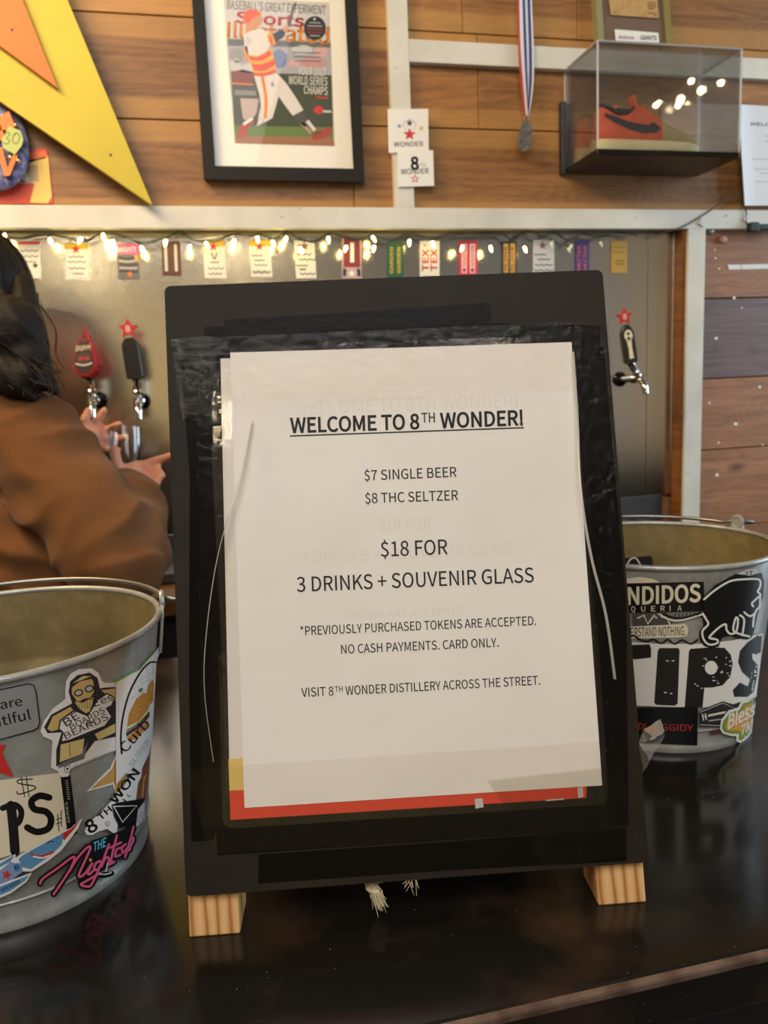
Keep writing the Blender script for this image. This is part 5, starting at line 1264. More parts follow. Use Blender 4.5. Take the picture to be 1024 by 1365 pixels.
a.text('8', *cw((211, 826), (252, 824)), 16, c_black, 1, 0.05); a.text('TH', *cw((256, 812), (282, 811)), 4, c_dgrey, 1); a.text('WONDER', *cw((163, 850), (299, 845)), 7, c_dgrey, 1, 0.02)
a.star(*cw((232, 872))[0], 6.5, c_red, 2); a.star(*cw((232, 872))[0], 3.5, c_white, 3)
prop(a.build('coaster'), 'lower white square coaster with a big black 8 and red star', 'coaster', 'coasters on the post')

# medal on a striped ribbon
md = thing('medal', 'grey medal hanging on a red white and blue striped ribbon', 'medal', Wy(700, 200, YW - 0.012))
RW_, RB_, RR_ = mat('ribbon_white', '#dadce4', 0.6), mat('ribbon_blue', '#2c3a7a', 0.6), mat('ribbon_red', '#c63a32', 0.6)
def ribbon(stripes, yoff, name, lab):
    bm = NB(); ms = []
    for k, (l0, l1, m) in enumerate(stripes):
        if m not in ms: ms.append(m)
        L = spline([(p[0], p[1], 0) for p in l0], 6); R = spline([(p[0], p[1], 0) for p in l1], 6)
        pr = None
        for p, q in zip(L, R):
            cur = [bm.verts.new(Wy(p.x, p.y, yoff)), bm.verts.new(Wy(q.x, q.y, yoff)), bm.verts.new(Wy(q.x, q.y, yoff + 0.0008)), bm.verts.new(Wy(p.x, p.y, yoff + 0.0008))]
            if pr:
                for i in range(4): f = bm.faces.new((pr[i], pr[(i + 1) % 4], cur[(i + 1) % 4], cur[i])); f.material_index = ms.index(m)
            pr = cur
    obj(name, bm, ms, md, label=lab)
def xl(*v): return list(zip(v, (-60, 0, 60, 110, 155)))
ribbon([(xl(689, 690, 691, 694, 699.5), xl(691.5, 692.5, 694, 697.5, 701.5), RR_), (xl(691.5, 692.5, 694, 697.5, 701.5), xl(695.5, 696.5, 698.5, 701, 704), RW_), (xl(695.5, 696.5, 698.5, 701, 704), xl(698, 699, 701.5, 703.5, 704.5), RB_)], YT - 0.006, 'ribbon', 'front band of the ribbon')
ribbon([(xl(697, 697.5, 699, 701, 700.5), xl(699, 700, 702, 703, 701.5), RB_), (xl(699, 700, 702, 703, 701.5), xl(702, 703, 705, 705.5, 703), RW_), (xl(702, 703, 705, 705.5, 703), xl(705.5, 707, 709, 709, 704.5), RB_), (xl(705.5, 707, 709, 709, 704.5), xl(707.5, 709, 711.5, 711.5, 705.5), RW_)], YT - 0.0035, 'ribbon', 'rear band of the ribbon')
bm = NB(); tube(bm, [Wy(702 + 3 * cos(t * pi / 8), 158 + 4 * sin(t * pi / 8), YT - 0.006) for t in range(16)], 0.0008, 6, closed=True); obj('ring', bm, M_wire, md)
bm = NB(); pp = [(697, 163), (703, 161), (709, 166), (711, 178), (709, 193), (703, 202), (695, 201), (690, 194), (691, 178)]
rings(bm, [[Wy(x, y, YT - 0.008) for x, y in pp], [Wy(x, y, YT - 0.002) for x, y in pp]]); obj('pendant', bm, mat('pewter', '#84847e', 0.45, 0.5, bump=(120, 1.0), var=(150, '#5f605c')), md)

# plaque behind the acrylic case
pq = thing('plaque', 'brown plaque with pale green edges holding a tan card, above the shoe case', 'plaque', Wy(845, 60, YW))
YQ = YW - 0.02
slab('board', [Wy(x, y, YQ + 0.004) for x, y in ((801, -140), (880, -135), (890, 60), (803, 56))], YQ + 0.004, YW, mat('plaque_brown', '#6d5747', 0.6), pq)
slab('side_strip', [Wy(x, y, YQ) for x, y in ((785, -145), (794, -145), (806, 57), (798, 57))], YQ, YW, mat('plaque_edge', '#8f8a62', 0.5), pq)
slab('side_strip', [Wy(x, y, YQ) for x, y in ((874, -140), (883, -140), (897, 60), (889, 60))], YQ, YW, mat('plaque_edge2', '#877a3d', 0.5), pq)
pz = zr2(7.31, 780, 0)
a = Art(on_y(YQ + 0.004), step=0.0002); a.plate(pz((225, -70), (700, -60), (722, 178), (252, 145)), mat('tan_leather', '#c39c63', 0.55, var=(60, '#b08a54')), 0.004)
a.disc(*pz((648, 55))[0], 5.2, 5.2, C('plaque_ink', '#6d5330'), 1); a.disc(*pz((648, 55))[0], 3.6, 3.6, C('plaque_tan', '#b8935c'), 2); a.star(*pz((648, 55))[0], 3, C('plaque_ink', '#6d5330'), 3)
a.stroke(pz((615, 130), (650, 125), (695, 150)), 1.2, C('plaque_ink', '#6d5330'), 1); a.disc(*pz((288, 122))[0], 1.2, 1.2, C('plaque_ink', '#6d5330'), 1); a.build('tan_card', pq, label='tan card with a round stamp')
a = Art(on_y(YQ + 0.004), step=0.0002); a.plate(pz((288, 285), (715, 320), (724, 415), (300, 395)), c_white, 0.002)
a.text('Astros', *pz((325, 376), (478, 384)), 4.6, C('plaque_rust', '#8a5a4e'), 1, 0.03); a.text('-', *pz((500, 378), (520, 380)), 4.6, c_grey, 1); a.text('GIANTS', *pz((540, 386), (698, 392)), 5.6, C('plaque_slate', '#4e5354'), 1, 0.04); a.build('white_card', pq, label='white card with two team names')

# acrylic case with the sneakers
YC = 1.592
cx0, cz0 = Wy(796.5, 202, YC).x, Wy(796.5, 206, YC).z
cx1, cz1 = Wy(986, 207, YC).x, Wy(900, 60, YC).z
YB_ = YW - 0.004
case = thing('display_case', 'clear acrylic display box on a black base holding orange sneakers', 'display case', ((cx0 + cx1) / 2, 1.67, cz0))
bm = NB(); box(bm, (cx0, YC, cz0), (cx1, YB_, cz0 + 0.012), 0.001); obj('base', bm, M_blackgloss, case)
t_ = 0.003; zb0 = cz0 + 0.012
bm = NB()
for lo, hi in (((cx0, YC, zb0), (cx1, YC + t_, cz1)), ((cx0, YB_ - t_, zb0), (cx1, YB_, cz1)), ((cx0, YC + t_, zb0), (cx0 + t_, YB_ - t_, cz1)), ((cx1 - t_, YC + t_, zb0), (cx1, YB_ - t_, cz1)), ((cx0 + t_, YC + t_, cz1 - t_), (cx1 - t_, YB_ - t_, cz1))):
    box(bm, lo, hi)
obj('cover', bm, M_acrylic, case)
bm = NB(); e = 0.0022
for x in (cx0 + 0.001, cx1 - 0.001):
    for y in (YC + 0.001, YB_ - 0.001): tube(bm, [(x, y, zb0), (x, y, cz1)], e, 6)
    tube(bm, [(x, YC, cz1), (x, YB_, cz1)], e, 6)
for y in (YC + 0.001, YB_ - 0.001): tube(bm, [(cx0, y, cz1), (cx1, y, cz1)], e, 6)
obj('cover_edge_highlights', bm, M_acryledge, case)  # whitish tubes paint the highlights along the box edges
bm = NB(); box(bm, (cx0 - 0.013, YB_ - 0.012, cz0 - 0.002), (cx0 - 0.001, YW, cz0 + 0.155), 0.001); obj('wall_bracket', bm, M_blackplastic, case)

def sneaker(yc, label, dx=0.0):
    s = thing('sneaker', label, 'shoe', (0, 0, 0), 'sneakers in the acrylic case')
    Lh = Wy(789, 190, 1.638).x; Lt = Wy(930, 195, 1.638).x; L = Lt - Lh; Lh += dx; Lt += dx; z0 = zb0 + 0.0005
    s.location = ((Lh + Lt) / 2, yc, z0)
    def half(u):   # half width along length
        return L * (0.072 + 0.03 * sin(pi * min(u * 1.0, 1)) + 0.02 * math.exp(-((u - 0.72) / 0.2) ** 2)) * sqrt(max(0.0, min(1, u / 0.06))) ** 0.6 * sqrt(max(0.0, min(1, (1 - u) / 0.14))) ** 0.9
    U = [0.004, 0.02, 0.05, 0.1] + [0.15 + 0.05 * k for k in range(14)] + [0.86, 0.91, 0.95, 0.98, 0.995]
    def ring_u(u, zlo, zhi, k=1.0, n=20, pw=0.75):
        hw = max(half(u), 0.002) * k; r = []
        for i in range(n):
            th = 2 * pi * i / n; cx_, sz = cos(th), sin(th)
            r.append(Vector((Lh + u * L, yc + hw * (abs(cx_) ** pw) * (1 if cx_ >= 0 else -1), (zlo + zhi) / 2 + (zhi - zlo) / 2 * (abs(sz) ** pw) * (1 if sz >= 0 else -1))))
        return r
    hs = 0.118 * L
    bm = NB(); rings(bm, [ring_u(u, z0 + 0.003 * max(0, (u - 0.75) / 0.25), z0 + hs * (1.0 - 0.18 * u), 1.04, pw=0.45) for u in U])
    obj('sole', bm, mat('cream_rubber', '#d9cda0', 0.6), s, smooth=0.9)
    top = lambda u: z0 + L * (0.40 - 0.04 * sin(pi * min(u / 0.36, 1)) if u < 0.36 else 0.405 * (1 - ((u - 0.36) / 0.64)) ** 1.15 * 0.80 + 0.115 if u > 0.42 else 0.40)
    tp = [(0.0, 0.30), (0.05, 0.385), (0.12, 0.37), (0.22, 0.315), (0.32, 0.33), (0.40, 0.39), (0.45, 0.40), (0.50, 0.36), (0.58, 0.305), (0.66, 0.25), (0.75, 0.215), (0.85, 0.185), (0.94, 0.15), (1.0, 0.105)]
    def topz(u):
        for (a0, b0), (a1, b1) in zip(tp[:-1], tp[1:]):
            if a0 <= u <= a1: return b0 + (b1 - b0) * (u - a0) / (a1 - a0)
    bm = NB(); UU = [0.012 + 0.976 * k / 40 for k in range(41)]
    rg = []
    for u in UU:
        zl, zh = z0 + hs * 0.6, z0 + L * topz(u); hw = max(half(u), 0.003) * 0.97; r = []
        tw = 0.62 if u < 0.5 else 0.8
        for i in range(24):
            th = 2 * pi * i / 24; c_, s_ = cos(th), sin(th); v = 0.5 + 0.5 * (abs(s_) ** 0.7) * (1 if s_ >= 0 else -1)
            r.append(Vector((Lh + u * L + (0.01 * L * v if u < 0.1 else 0), yc + hw * (1 - (1 - tw) * v ** 1.5) * (abs(c_) ** 0.7) * (1 if c_ >= 0 else -1), zl + (zh - zl) * v)))
        rg.append(r)
    rings(bm, rg)
    bm.faces.ensure_lookup_table()
    for f in bm.faces:
        u = (f.calc_center_median().x - Lh) / L; zc_ = (f.calc_center_median().z - z0) / L
        if u > 0.60 and zc_ < 0.42 - 0.0 or (u > 0.56 and zc_ > 0.2 and u > 0.62): f.material_index = 1
    obj('upper', bm, [mat('orange_suede', '#cf5a36', 0.8, var=(40, '#c04f30')), mat('tan_suede', '#a99a6c', 0.85, var=(40, '#9c8d60'))], s, smooth=0.9, label='orange upper with an olive tan toe')
    # collar
    bm = NB(); cp = []
    for k in range(24):
        th = 2 * pi * k / 24; u = 0.215 + 0.175 * cos(th); cp.append(Vector((Lh + u * L, yc + 0.052 * L * sin(th), z0 + L * (topz(max(0.03, min(u, 0.40))) + 0.004))))
    tube(bm, cp, 0.011 * L, 8, closed=True); bm.faces.new([bm.verts.new(p - Vector((0, 0, 0.004))) for p in cp])
    obj('collar_lining', bm, mat('navy_lining', '#1d1f2b', 0.8), s, smooth=1.2)
    bm = NB(); box(bm, (0, -0.045 * L, 0), (0.02 * L, 0.045 * L, 0.14 * L), 0.006 * L, M=Matrix.Translation((Lh + 0.40 * L, yc, z0 + 0.335 * L)) @ Matrix.Rotation(-0.35, 4, 'Y')); obj('tongue', bm, mat('orange_suede', '#cf5a36', 0.8), s, smooth=0.8)
    bm = NB()
    for k in range(5):
        u = 0.46 + 0.035 * k; z = z0 + L * (topz(u) + 0.006); tube(bm, [(Lh + u * L, yc - 0.06 * L, z - 0.02 * L), (Lh + (u + 0.01) * L, yc - 0.03 * L, z), (Lh + (u + 0.012) * L, yc + 0.03 * L, z), (Lh + u * L, yc + 0.06 * L, z - 0.02 * L)], 0.0022, 6)
    obj('laces', bm, mat('tan_lace', '#b57f45', 0.8), s)
    # swoosh shaped mark on both sides
    sw = [(0.085, 0.285), (0.16, 0.245), (0.30, 0.185), (0.42, 0.155), (0.54, 0.16), (0.585, 0.19), (0.57, 0.235), (0.53, 0.295), (0.515, 0.25), (0.485, 0.225), (0.44, 0.218), (0.30, 0.245), (0.16, 0.295), (0.09, 0.315)]
    bm = NB()
    for sg_ in (-1, 1):
        fr_ = []
        for off in (0.0, 0.0022):
            ring_ = []
            for u, v in sw:
                hw = half(u) * 0.97; vv = (v * L - hs * 0.6) / (L * topz(u) - hs * 0.6); vv = min(max(vv, 0.02), 0.98)
                s_ = (abs(2 * vv - 1) ** (1 / 0.7)) * (1 if vv > 0.5 else -1); c_ = sqrt(max(0, 1 - s_ * s_))
                ring_.append(Vector((Lh + u * L, yc + sg_ * (hw * (1 - 0.38 * vv ** 1.5) * c_ ** 0.7 + off), z0 + v * L)))
            fr_.append(ring_)
        rings(bm, fr_)
    obj('side_mark', bm, mat('navy_leather', '#232638', 0.4), s)
    return s
sneaker(1.638, 'front orange sneaker with a dark curved side mark, toe to the right')
sneaker(1.702, 'rear orange sneaker standing behind the front one against the wall', -0.007)

# notice on the right, cord and bits
nt = thing('wall_notice', 'white paper notice curling off the wall at the right edge', 'notice', Wy(1010, 272, YW))
def curl(px, py, off): 
    return Wy(px, py, YT - 0.004 - off - 0.010 * max(0.0, (1010 - px) / 25.0) ** 2)
a = Art(curl, step=0.0003, maxlen=9); a.poly([(985, 139), (1100, 146), (1110, 274), (993, 274), (989, 210)], C('notice_white', '#e6e7ea'), 0)
a.text('WELCOME TO', (1000, 167), (1062, 170), 4.2, c_dgrey, 1, 0.02)
for (x0_, y, x1_) in ((1020, 181, 1050), (1020, 188, 1052), (1004, 212, 1050), (1006, 225, 1052), (1014, 231, 1045), (1007, 242, 1056)): a.stroke([(x0_, y), (x1_, y + 1)], 1.2, c_lgrey, 1)
a.build('sheet', nt)
cdn = thing('power_cord', 'dark cord crossing the white board to a green plug at the right', 'cord', Wy(960, 290, YT))
bm = NB(); tube(bm, spline([Wy(988, 256, YT - 0.006), Wy(965, 268, YT - 0.004), Wy(935, 288, YT - 0.0035), Wy(906, 304, YT - 0.004), Wy(880, 311, YT + 0.004)], 6), 0.0017, 6)
tube(bm, spline([Wy(990, 272, YT - 0.004), Wy(995, 282, YT - 0.004), Wy(995, 296, YT - 0.004), Wy(1004, 303, YT - 0.006)], 6), 0.0017, 6); obj('wire', bm, mat('cord_brown', '#3b3834', 0.5), cdn)
bm = NB(); p0 = Wy(1000, 304, YT); box(bm, (p0.x - 0.012, YT - 0.018, p0.z - 0.011), (p0.x + 0.014, YT - 0.001, p0.z + 0.011), 0.003); box(bm, (p0.x + 0.014, YT - 0.016, p0.z - 0.007), (p0.x + 0.09, YT - 0.002, p0.z + 0.007), 0.003); obj('plug', bm, mat('plug_green', '#18241c', 0.4), cdn)
for (px, py) in ((935, 297), (994, 292)):
    bm = NB(); p0 = Wy(px, py, YT); box(bm, (-0.008, -0.005, -0.008), (0.008, 0, 0.008), 0.002, M=Matrix.Translation(p0) @ Matrix.Rotation(0.6, 4, 'Y')); obj('cord_clip', bm, mat('clip_plastic', '#cfd2cf', 0.3), cdn)
for (px, py, m, lab) in ((945, 308, M_wire, 'grey metal round pin just right of the white upright'), (962.5, 320, mat('knob_pink', '#b98a7c', 0.4), 'pinkish round pin on the right planks')):
    bm = NB(); lathe(bm, [(0.0001, 0.012), (0.007, 0.011), (0.0095, 0.006), (0.008, 0.0), (0.004, -0.004)], Wy(px, py, YW - 0.001), 20, axis=(0, -1, 0)); obj('push_pin', bm, m, None, lab, 'push pin', smooth=0.8)
a = Art(on_y(YW - 0.0005), step=0.0002); a.plate([(970, 353), (1080, 351), (1080, 357), (972, 359.5)], C('strip_white', '#dfe5e6', 0.3), 0.001)
a.stroke([(988, 352), (989, 359)], 1.0, c_grey, 1); prop(a.build('paper_strip'), 'narrow shiny white strip stuck on the right planks', 'strip')

# =================================================================== TAP LABELS (magnetic tags on the steel)
def tag(px, py0, w_, h_, base, label, fn, sk=3.0):
    a = Art(on_y(YP - 0.0004), step=0.00015)
    # tags hang slightly askew like the perspective of the row
    q = lambda u, v: (px + u * w_ + sk * v, py0 + v * h_)
    a.plate([q(0, 0), q(1, 0), q(1, 1), q(0, 1)], base, 0.0018)
    P_ = lambda pts, m, l=1: a.poly([q(*p) for p in pts], m, l)
    fn(a, q, P_)
    return prop(a.build('tap_label'), label, 'label', 'tap labels on the steel panel')
def scrib(a, q, rows, m=c_dgrey, l=2, wd=1.1):
    for (u0, u1, v) in rows:
        n = 6; a.stroke([q(u0 + (u1 - u0) * k / n, v + (0.018 if k % 2 else -0.018)) for k in range(n + 1)], wd, m, l)
TW = C('tag_white', '#e2dfd4'); TY = C('tag_yellow', '#d9b030')
def f1(a, q, P_): P_([(0, 0), (1, 0), (1, .08), (0, .08)], c_red); scrib(a, q, ((.1, .9, .25), (.1, .9, .4), (.1, .8, .55))); a.disc(*q(.75, .65), 3, 3, c_dgrey, 2); 
tag(24, 322, 29, 49, TW, 'white tap label with a red top edge, half behind the dark hair', f1, 2)
def fy(rows, star=True, top=True):
    def f(a, q, P_):
        if top: P_([(0, 0), (1, 0), (1, .17), (0, .17)], TY)
        if star: a.star(*q(.48, .17), 6.5, c_red, 2)
        scrib(a, q, rows)
    return f
tag(86, 324, 31, 48, TW, 'white tap label with an orange top, above the red spade tap handle', fy(((.15, .8, .38), (.1, .9, .52), (.15, .85, .7), (.3, .75, .85))), 2)
def f3(a, q, P_):
    P_([(0, 0), (1, 0), (1, .3), (0, .3)], c_magenta); a.text('MIGHTY', q(.08, .24), q(.92, .22), 6.5, c_white, 2, 0.04)
    for k in range(5): a.stroke([q(.1, .38 + k * .1), q(.5, .42 + k * .09), q(.9, .36 + k * .11)], 1.6, c_lgrey if k % 2 else c_black, 2)
    a.star(*q(.55, .86), 5, c_orange, 3, 0.2); P_([(.78, .32), (1, .32), (1, .5), (.85, .5)], c_gold, 3)
tag(155, 325, 29, 47, C('tag_slate', '#6a666b'), 'grey tap label with a pink top band and orange star', f3, 2.5)
def cols(bgm, cm, tx=None, tm=None, n=2):
    def f(a, q, P_):
        for u in (.12, .56):
            P_([(u, .06), (u + .32, .06), (u + .32, .94), (u, .94)], cm)
            if tx: a.text(tx, q(u + .25, .88), q(u + .25, .16), 4.2, tm, 2, 0.03, (-1, 0))
    return f
def f4(a, q, P_):
    for u in (.13, .66): P_([(u, .08), (u + .16, .08), (u + .16, .88), (u, .88)], c_lgrey)
tag(215, 322, 25, 45, c_brown, 'dark brown tap label with two white bars', f4, 2)
def f5(a, q, P_):
    fy(((.3, .7, .58), (.2, .9, .74), (.2, .8, .88)))(a, q, P_); a.stroke([q(.38, .34), q(.5, .5), q(.62, .34)], 1.6, c_dgrey, 2)
tag(270, 320, 29, 51, TW, 'white tap label with a yellow top, nearest left corner of the easel board', f5, 3)
tag(332, 320, 28, 49, TW, 'white tap label with a yellow top and three scribbled lines, second from the brown one', fy(((.1, .6, .42), (.2, .7, .55), (.2, .8, .68), (.08, .92, .85), (.08, .92, .89))), 3)
def f7(a, q, P_): a.star(*q(.5, .14), 6.5, C('tag_rust', '#8a5a4a'), 2); scrib(a, q, ((.1, .8, .36), (.2, 1.0, .5), (.05, .6, .66), (.2, .5, .76), (.2, .95, .88)), wd=1.5)
tag(392, 321, 27, 50, TW, 'plain white tap label with bold handwriting and a rusty star', f7, 3)
def f8(a, q, P_):
    P_([(.1, 0), (.9, 0), (.95, .72), (.08, .72)], c_maroon); P_([(.42, .1), (.62, .1), (.62, .6), (.42, .6)], c_white, 2); a.star(*q(.5, .88), 5, c_white, 2); P_([(.05, .74), (.25, .78), (.2, .95), (.05, .95)], c_navy, 2); P_([(.75, .74), (.95, .78), (.95, .95), (.8, .95)], c_navy, 2)
tag(456, 318, 26, 53, C('tag_rose', '#b8a0a2'), 'maroon tap label with a pale rosy lower edge', f8, 0)
tag(516, 322, 22, 48, c_dgreen, 'dark green tap label with two columns of yellow lettering', cols(None, C('tag_green2', '#2f6342'), 'GARDEN', c_yellow), 0)
def f10(a, q, P_):
    for u in (.14, .58): a.text('TEX', q(u + .30, .80), q(u + .30, .22), 8.5, c_red, 2, 0.03, (-1, 0))
    a.stroke([q(.15, .92), q(.85, .92)], 1.0, c_grey, 2); a.star(*q(.26, .12), 2.5, c_grey, 2); a.star(*q(.72, .12), 2.5, c_grey, 2)
tag(560, 321, 26, 51, TW, 'white tap label with TEX twice in red columns', f10, 0)
def f11(a, q, P_):
    for u in (.13, .57): P_([(u, .08), (u + .3, .08), (u + .3, .92), (u, .92)], C('tag_pale_rose', '#e0b8bc')); a.text('HOUSTON', q(u + .24, .72), q(u + .24, .14), 4, c_crim, 2, 0.03, (-1, 0)); a.disc(*q(u + .15, .83), 2.4, 2.8, c_crim, 2)
tag(612, 321, 25, 47, c_crim, 'crimson tap label with two pale columns', f11, 0)
tag(669, 322, 20, 44, C('tag_black', '#26221f'), 'black tap label with two gold columns', cols(None, c_gold, 'PILSNER', c_brown), 0)
def f13(a, q, P_): a.star(*q(.45, .16), 6, C('tag_rust', '#8a5a4a'), 2); scrib(a, q, ((.05, .6, .42), (.2, .8, .56), (.1, .9, .72), (.05, .95, .88)), wd=1.4)
tag(711, 320, 28, 46, C('tag_greywhite', '#c9c9ca'), 'grey white tap label with a rusty star, right of the black and gold one', f13, 0)
tag(767, 320, 19, 46, c_purple, 'purple tap label with two orange columns', cols(None, C('tag_violet', '#3c2f78'), 'NECTAR', c_orange), 0)
def f15(a, q, P_): scrib(a, q, ((.2, .85, .2), (.15, .9, .35), (.25, .8, .62), (.25, .8, .72)), C('tag_olive', '#7a6020'))
tag(815, 321, 21, 43, C('tag_mustard', '#b28f38'), 'mustard yellow tap label at the right end of the row', f15, 0)

# =================================================================== BEER TAPS
def tap(fl_px, hb, ht, label, kind):
    B = Wy(*fl_px, YP); yh = YP - 0.108
    t = thing('beer_tap', label, 'beer tap', (B.x, YP - 0.05, B.z), 'beer taps on the steel panel')
    bm = NB(); lathe(bm, [(0.0001, 0.010), (0.010, 0.010), (0.016, 0.008), (0.0185, 0.003), (0.0185, 0.0)], B, 32, axis=(0, -1, 0)); obj('flange', bm, mat('tap_flange', '#101012', 0.15, 0.3), t, smooth=0.6)
    F_ = B + Vector((0, -0.092, 0))
    bm = NB(); lathe(bm, [(0.0085, 0.006), (0.0085, 0.06), (0.0115, 0.062), (0.0115, 0.074), (0.009, 0.076), (0.009, 0.10), (0.006, 0.106), (0.0001, 0.107)], B, 24, axis=(0, -1, 0)); obj('shank', bm, M_chrome, t, smooth=0.6)
    bm = NB(); tube(bm, spline([F_ + Vector((0, 0, 0)), F_ + Vector((0, -0.012, -0.008)), F_ + Vector((0, -0.022, -0.022)), F_ + Vector((0, -0.025, -0.036))], 5), [0.0095] * 6 + [0.0085] * 5 + [0.0075] * 5, 16); obj('spout', bm, M_chrome, t, smooth=0.8)
    hb_, ht_ = Wy(*hb, yh), Wy(*ht, yh); d = (hb_ - F_)
    ax = (hb_ - F_).normalized(); Lc = d.length
    bm = NB(); lathe(bm, [(0.0075, 0.0), (0.0095, 0.006), (0.0075, 0.014), (0.0095, 0.018), (0.0095, Lc * 0.5), (0.007, Lc * 0.55), (0.0085, Lc * 0.62), (0.0085, Lc), (0.0001, Lc + 0.001)], F_, 20, axis=ax); obj('collar', bm, M_chrome, t, smooth=0.6)
    U = (ht_ - hb_).normalized(); H = (ht_ - hb_).length
    ang = radians(24) if kind == 'spade' else radians(6 if kind == 'black' else 16)
    N_ = Vector((-sin(ang), -cos(ang), 0)); N_ = (N_ - U * N_.dot(U)).normalized(); X_ = U.cross(N_) * -1
    if X_.x < 0: X_ = -X_
    M = Matrix(((X_.x, U.x, N_.x, hb_.x), (X_.y, U.y, N_.y, hb_.y), (X_.z, U.z, N_.z, hb_.z), (0, 0, 0, 1)))
    def loc(u, v, o): return M @ Vector((u, v, o))
    if kind == 'spade':
        tpr = lambda y: 1 - 0.8 * max(0.0, y / H) ** 2
        out = [(0.0, H * 1.04), (0.004, H * 0.95), (0.0105, H * 0.81), (0.0185, H * 0.62), (0.0255, H * 0.42), (0.029, H * 0.26), (0.025, H * 0.13), (0.014, H * 0.05), (0.010, 0.0)]
        full = out + [(-x, y) for x, y in out[::-1][:-1]]
        bm = NB(); rr = []
        for k, (o, sc) in enumerate(((-0.016, 0.82), (-0.013, 0.94), (0.0, 1.0), (0.012, 0.95), (0.015, 0.86))): rr.append([loc(x * sc, H * 0.45 + (y - H * 0.45) * sc, o * tpr(y)) for x, y in full])
        rings(bm, rr); hd_ = obj('handle', bm, mat('tap_red', '#9c2c2c', 0.3), t, smooth=0.5, label='red spade shaped handle')
        a = Art(lambda x, y, o: loc(x, y, 0.0155 * tpr(y * 0.97) + o), step=0.0003, maxlen=0.012)
        a.poly([(x * 0.74, H * 0.46 + (y - H * 0.46) * 0.78) for x, y in full], C('spade_dark', '#3f3236'), 1)
        a.text('SKIPPY', (-0.0175, H * 0.55), (0.0175, H * 0.55), 0.010, c_cream, 2, 0.03, (0, 1))
        a.poly([(-0.0135, H * 0.73), (0.0135, H * 0.73), (0.011, H * 0.79), (-0.011, H * 0.79)], c_maroon, 2)
        a.disc(0, H * 0.40, 0.017, 0.011, C('spade_grey', '#4c4347'), 2, 20); a.disc(-0.006, H * 0.40, 0.006, 0.004, C('spade_red', '#b03a3e'), 3, 12); a.disc(0.007, H * 0.40, 0.006, 0.004, C('spade_red', '#b03a3e'), 3, 12)
        a.stroke([(-0.017, H * 0.30), (0, H * 0.265), (0.017, H * 0.30)], 0.004, c_lgrey, 3)
        a.build('handle_badge', hd_, label='dark badge on the red handle')
    else:
        w2 = 0.0165 if kind == 'black' else 0.0145
        bm = NB(); pts_ = [(-w2, 0.004), (-w2 + 0.003, 0), (w2 - 0.003, 0), (w2, 0.004), (w2, H - 0.012), (w2 - 0.008, H), (-w2 + 0.008, H), (-w2, H - 0.012)]
        if kind != 'black': pts_ = [(-w2 * .8, 0.0), (w2 * .8, 0), (w2, 0.006), (w2, H - 0.02), (w2 - 0.006, H - 0.006), (0.003, H), (-0.003, H), (-w2 + 0.006, H - 0.006), (-w2, H - 0.02), (-w2, 0.006)]
        rings(bm, [[loc(x * 0.9, y, -0.0135) for x, y in pts_], [loc(x, y, -0.011) for x, y in pts_], [loc(x, y, 0.010) for x, y in pts_], [loc(x * 0.9, y, 0.0125) for x, y in pts_]])
        hd_ = obj('handle', bm, mat('tap_black', '#1d1c1b', 0.35), t, smooth=0.4, label='black block handle')
        r = 0.0205
        bm = NB(); stp = [(r * (1 if i % 2 == 0 else 0.46) * sin(i * pi / 5 + 0.08), H + r * 0.92 + r * (1 if i % 2 == 0 else 0.46) * cos(i * pi / 5 + 0.08)) for i in range(10)]
        rings(bm, [[loc(x, y, -0.006) for x, y in stp], [loc(x, y, 0.004) for x, y in stp]])
        f1_ = bm.verts.new(loc(0, H + r * 0.92, 0.008))
        st_ = obj('star_topper', bm, mat('tap_star_red', '#c22a26', 0.6), t, label='red star')
        a = Art(lambda x, y, o: loc(x, y, 0.0042 + o), step=0.0003); a.disc(0, H + r * 0.92, r * 0.42, r * 0.42, c_red, 1, 16); a.text('8', (-0.0045, H + r * 0.60), (0.0045, H + r * 0.60), 0.0125, c_white, 2, 0.02, (0, 1)); a.build('star_number', st_)
        if kind == 'figure':
            a = Art(lambda x, y, o: loc(x, y, 0.0126 + o), step=0.0003); c_ = H * 0.72
            a.disc(0, c_, 0.0095, 0.013, c_cream, 1, 18); a.poly([(-0.006, c_ - 0.006), (0.006, c_ - 0.006), (0.0045, H * 0.40), (0.006, H * 0.12), (-0.004, H * 0.12), (-0.0035, H * 0.40)], c_cream, 1)
            a.disc(0, c_ + 0.004, 0.0035, 0.0035, c_black, 2, 12); a.disc(0, c_ - 0.006, 0.0035, 0.003, c_black, 2, 12); a.build('handle_figure', hd_, label='cream figure on the black handle')
    return t
tap((131.5, 533), (119.5, 505), (113, 437), 'beer tap with a red spade shaped handle', 'spade')
tap((189, 534.5), (181.5, 505), (173, 451), 'beer tap with a plain black block handle and red star topper, left of the board', 'black')
tap((826.5, 505.5), (841, 484), (834, 433), 'beer tap with a cream figure on its black handle, right of the board', 'figure')

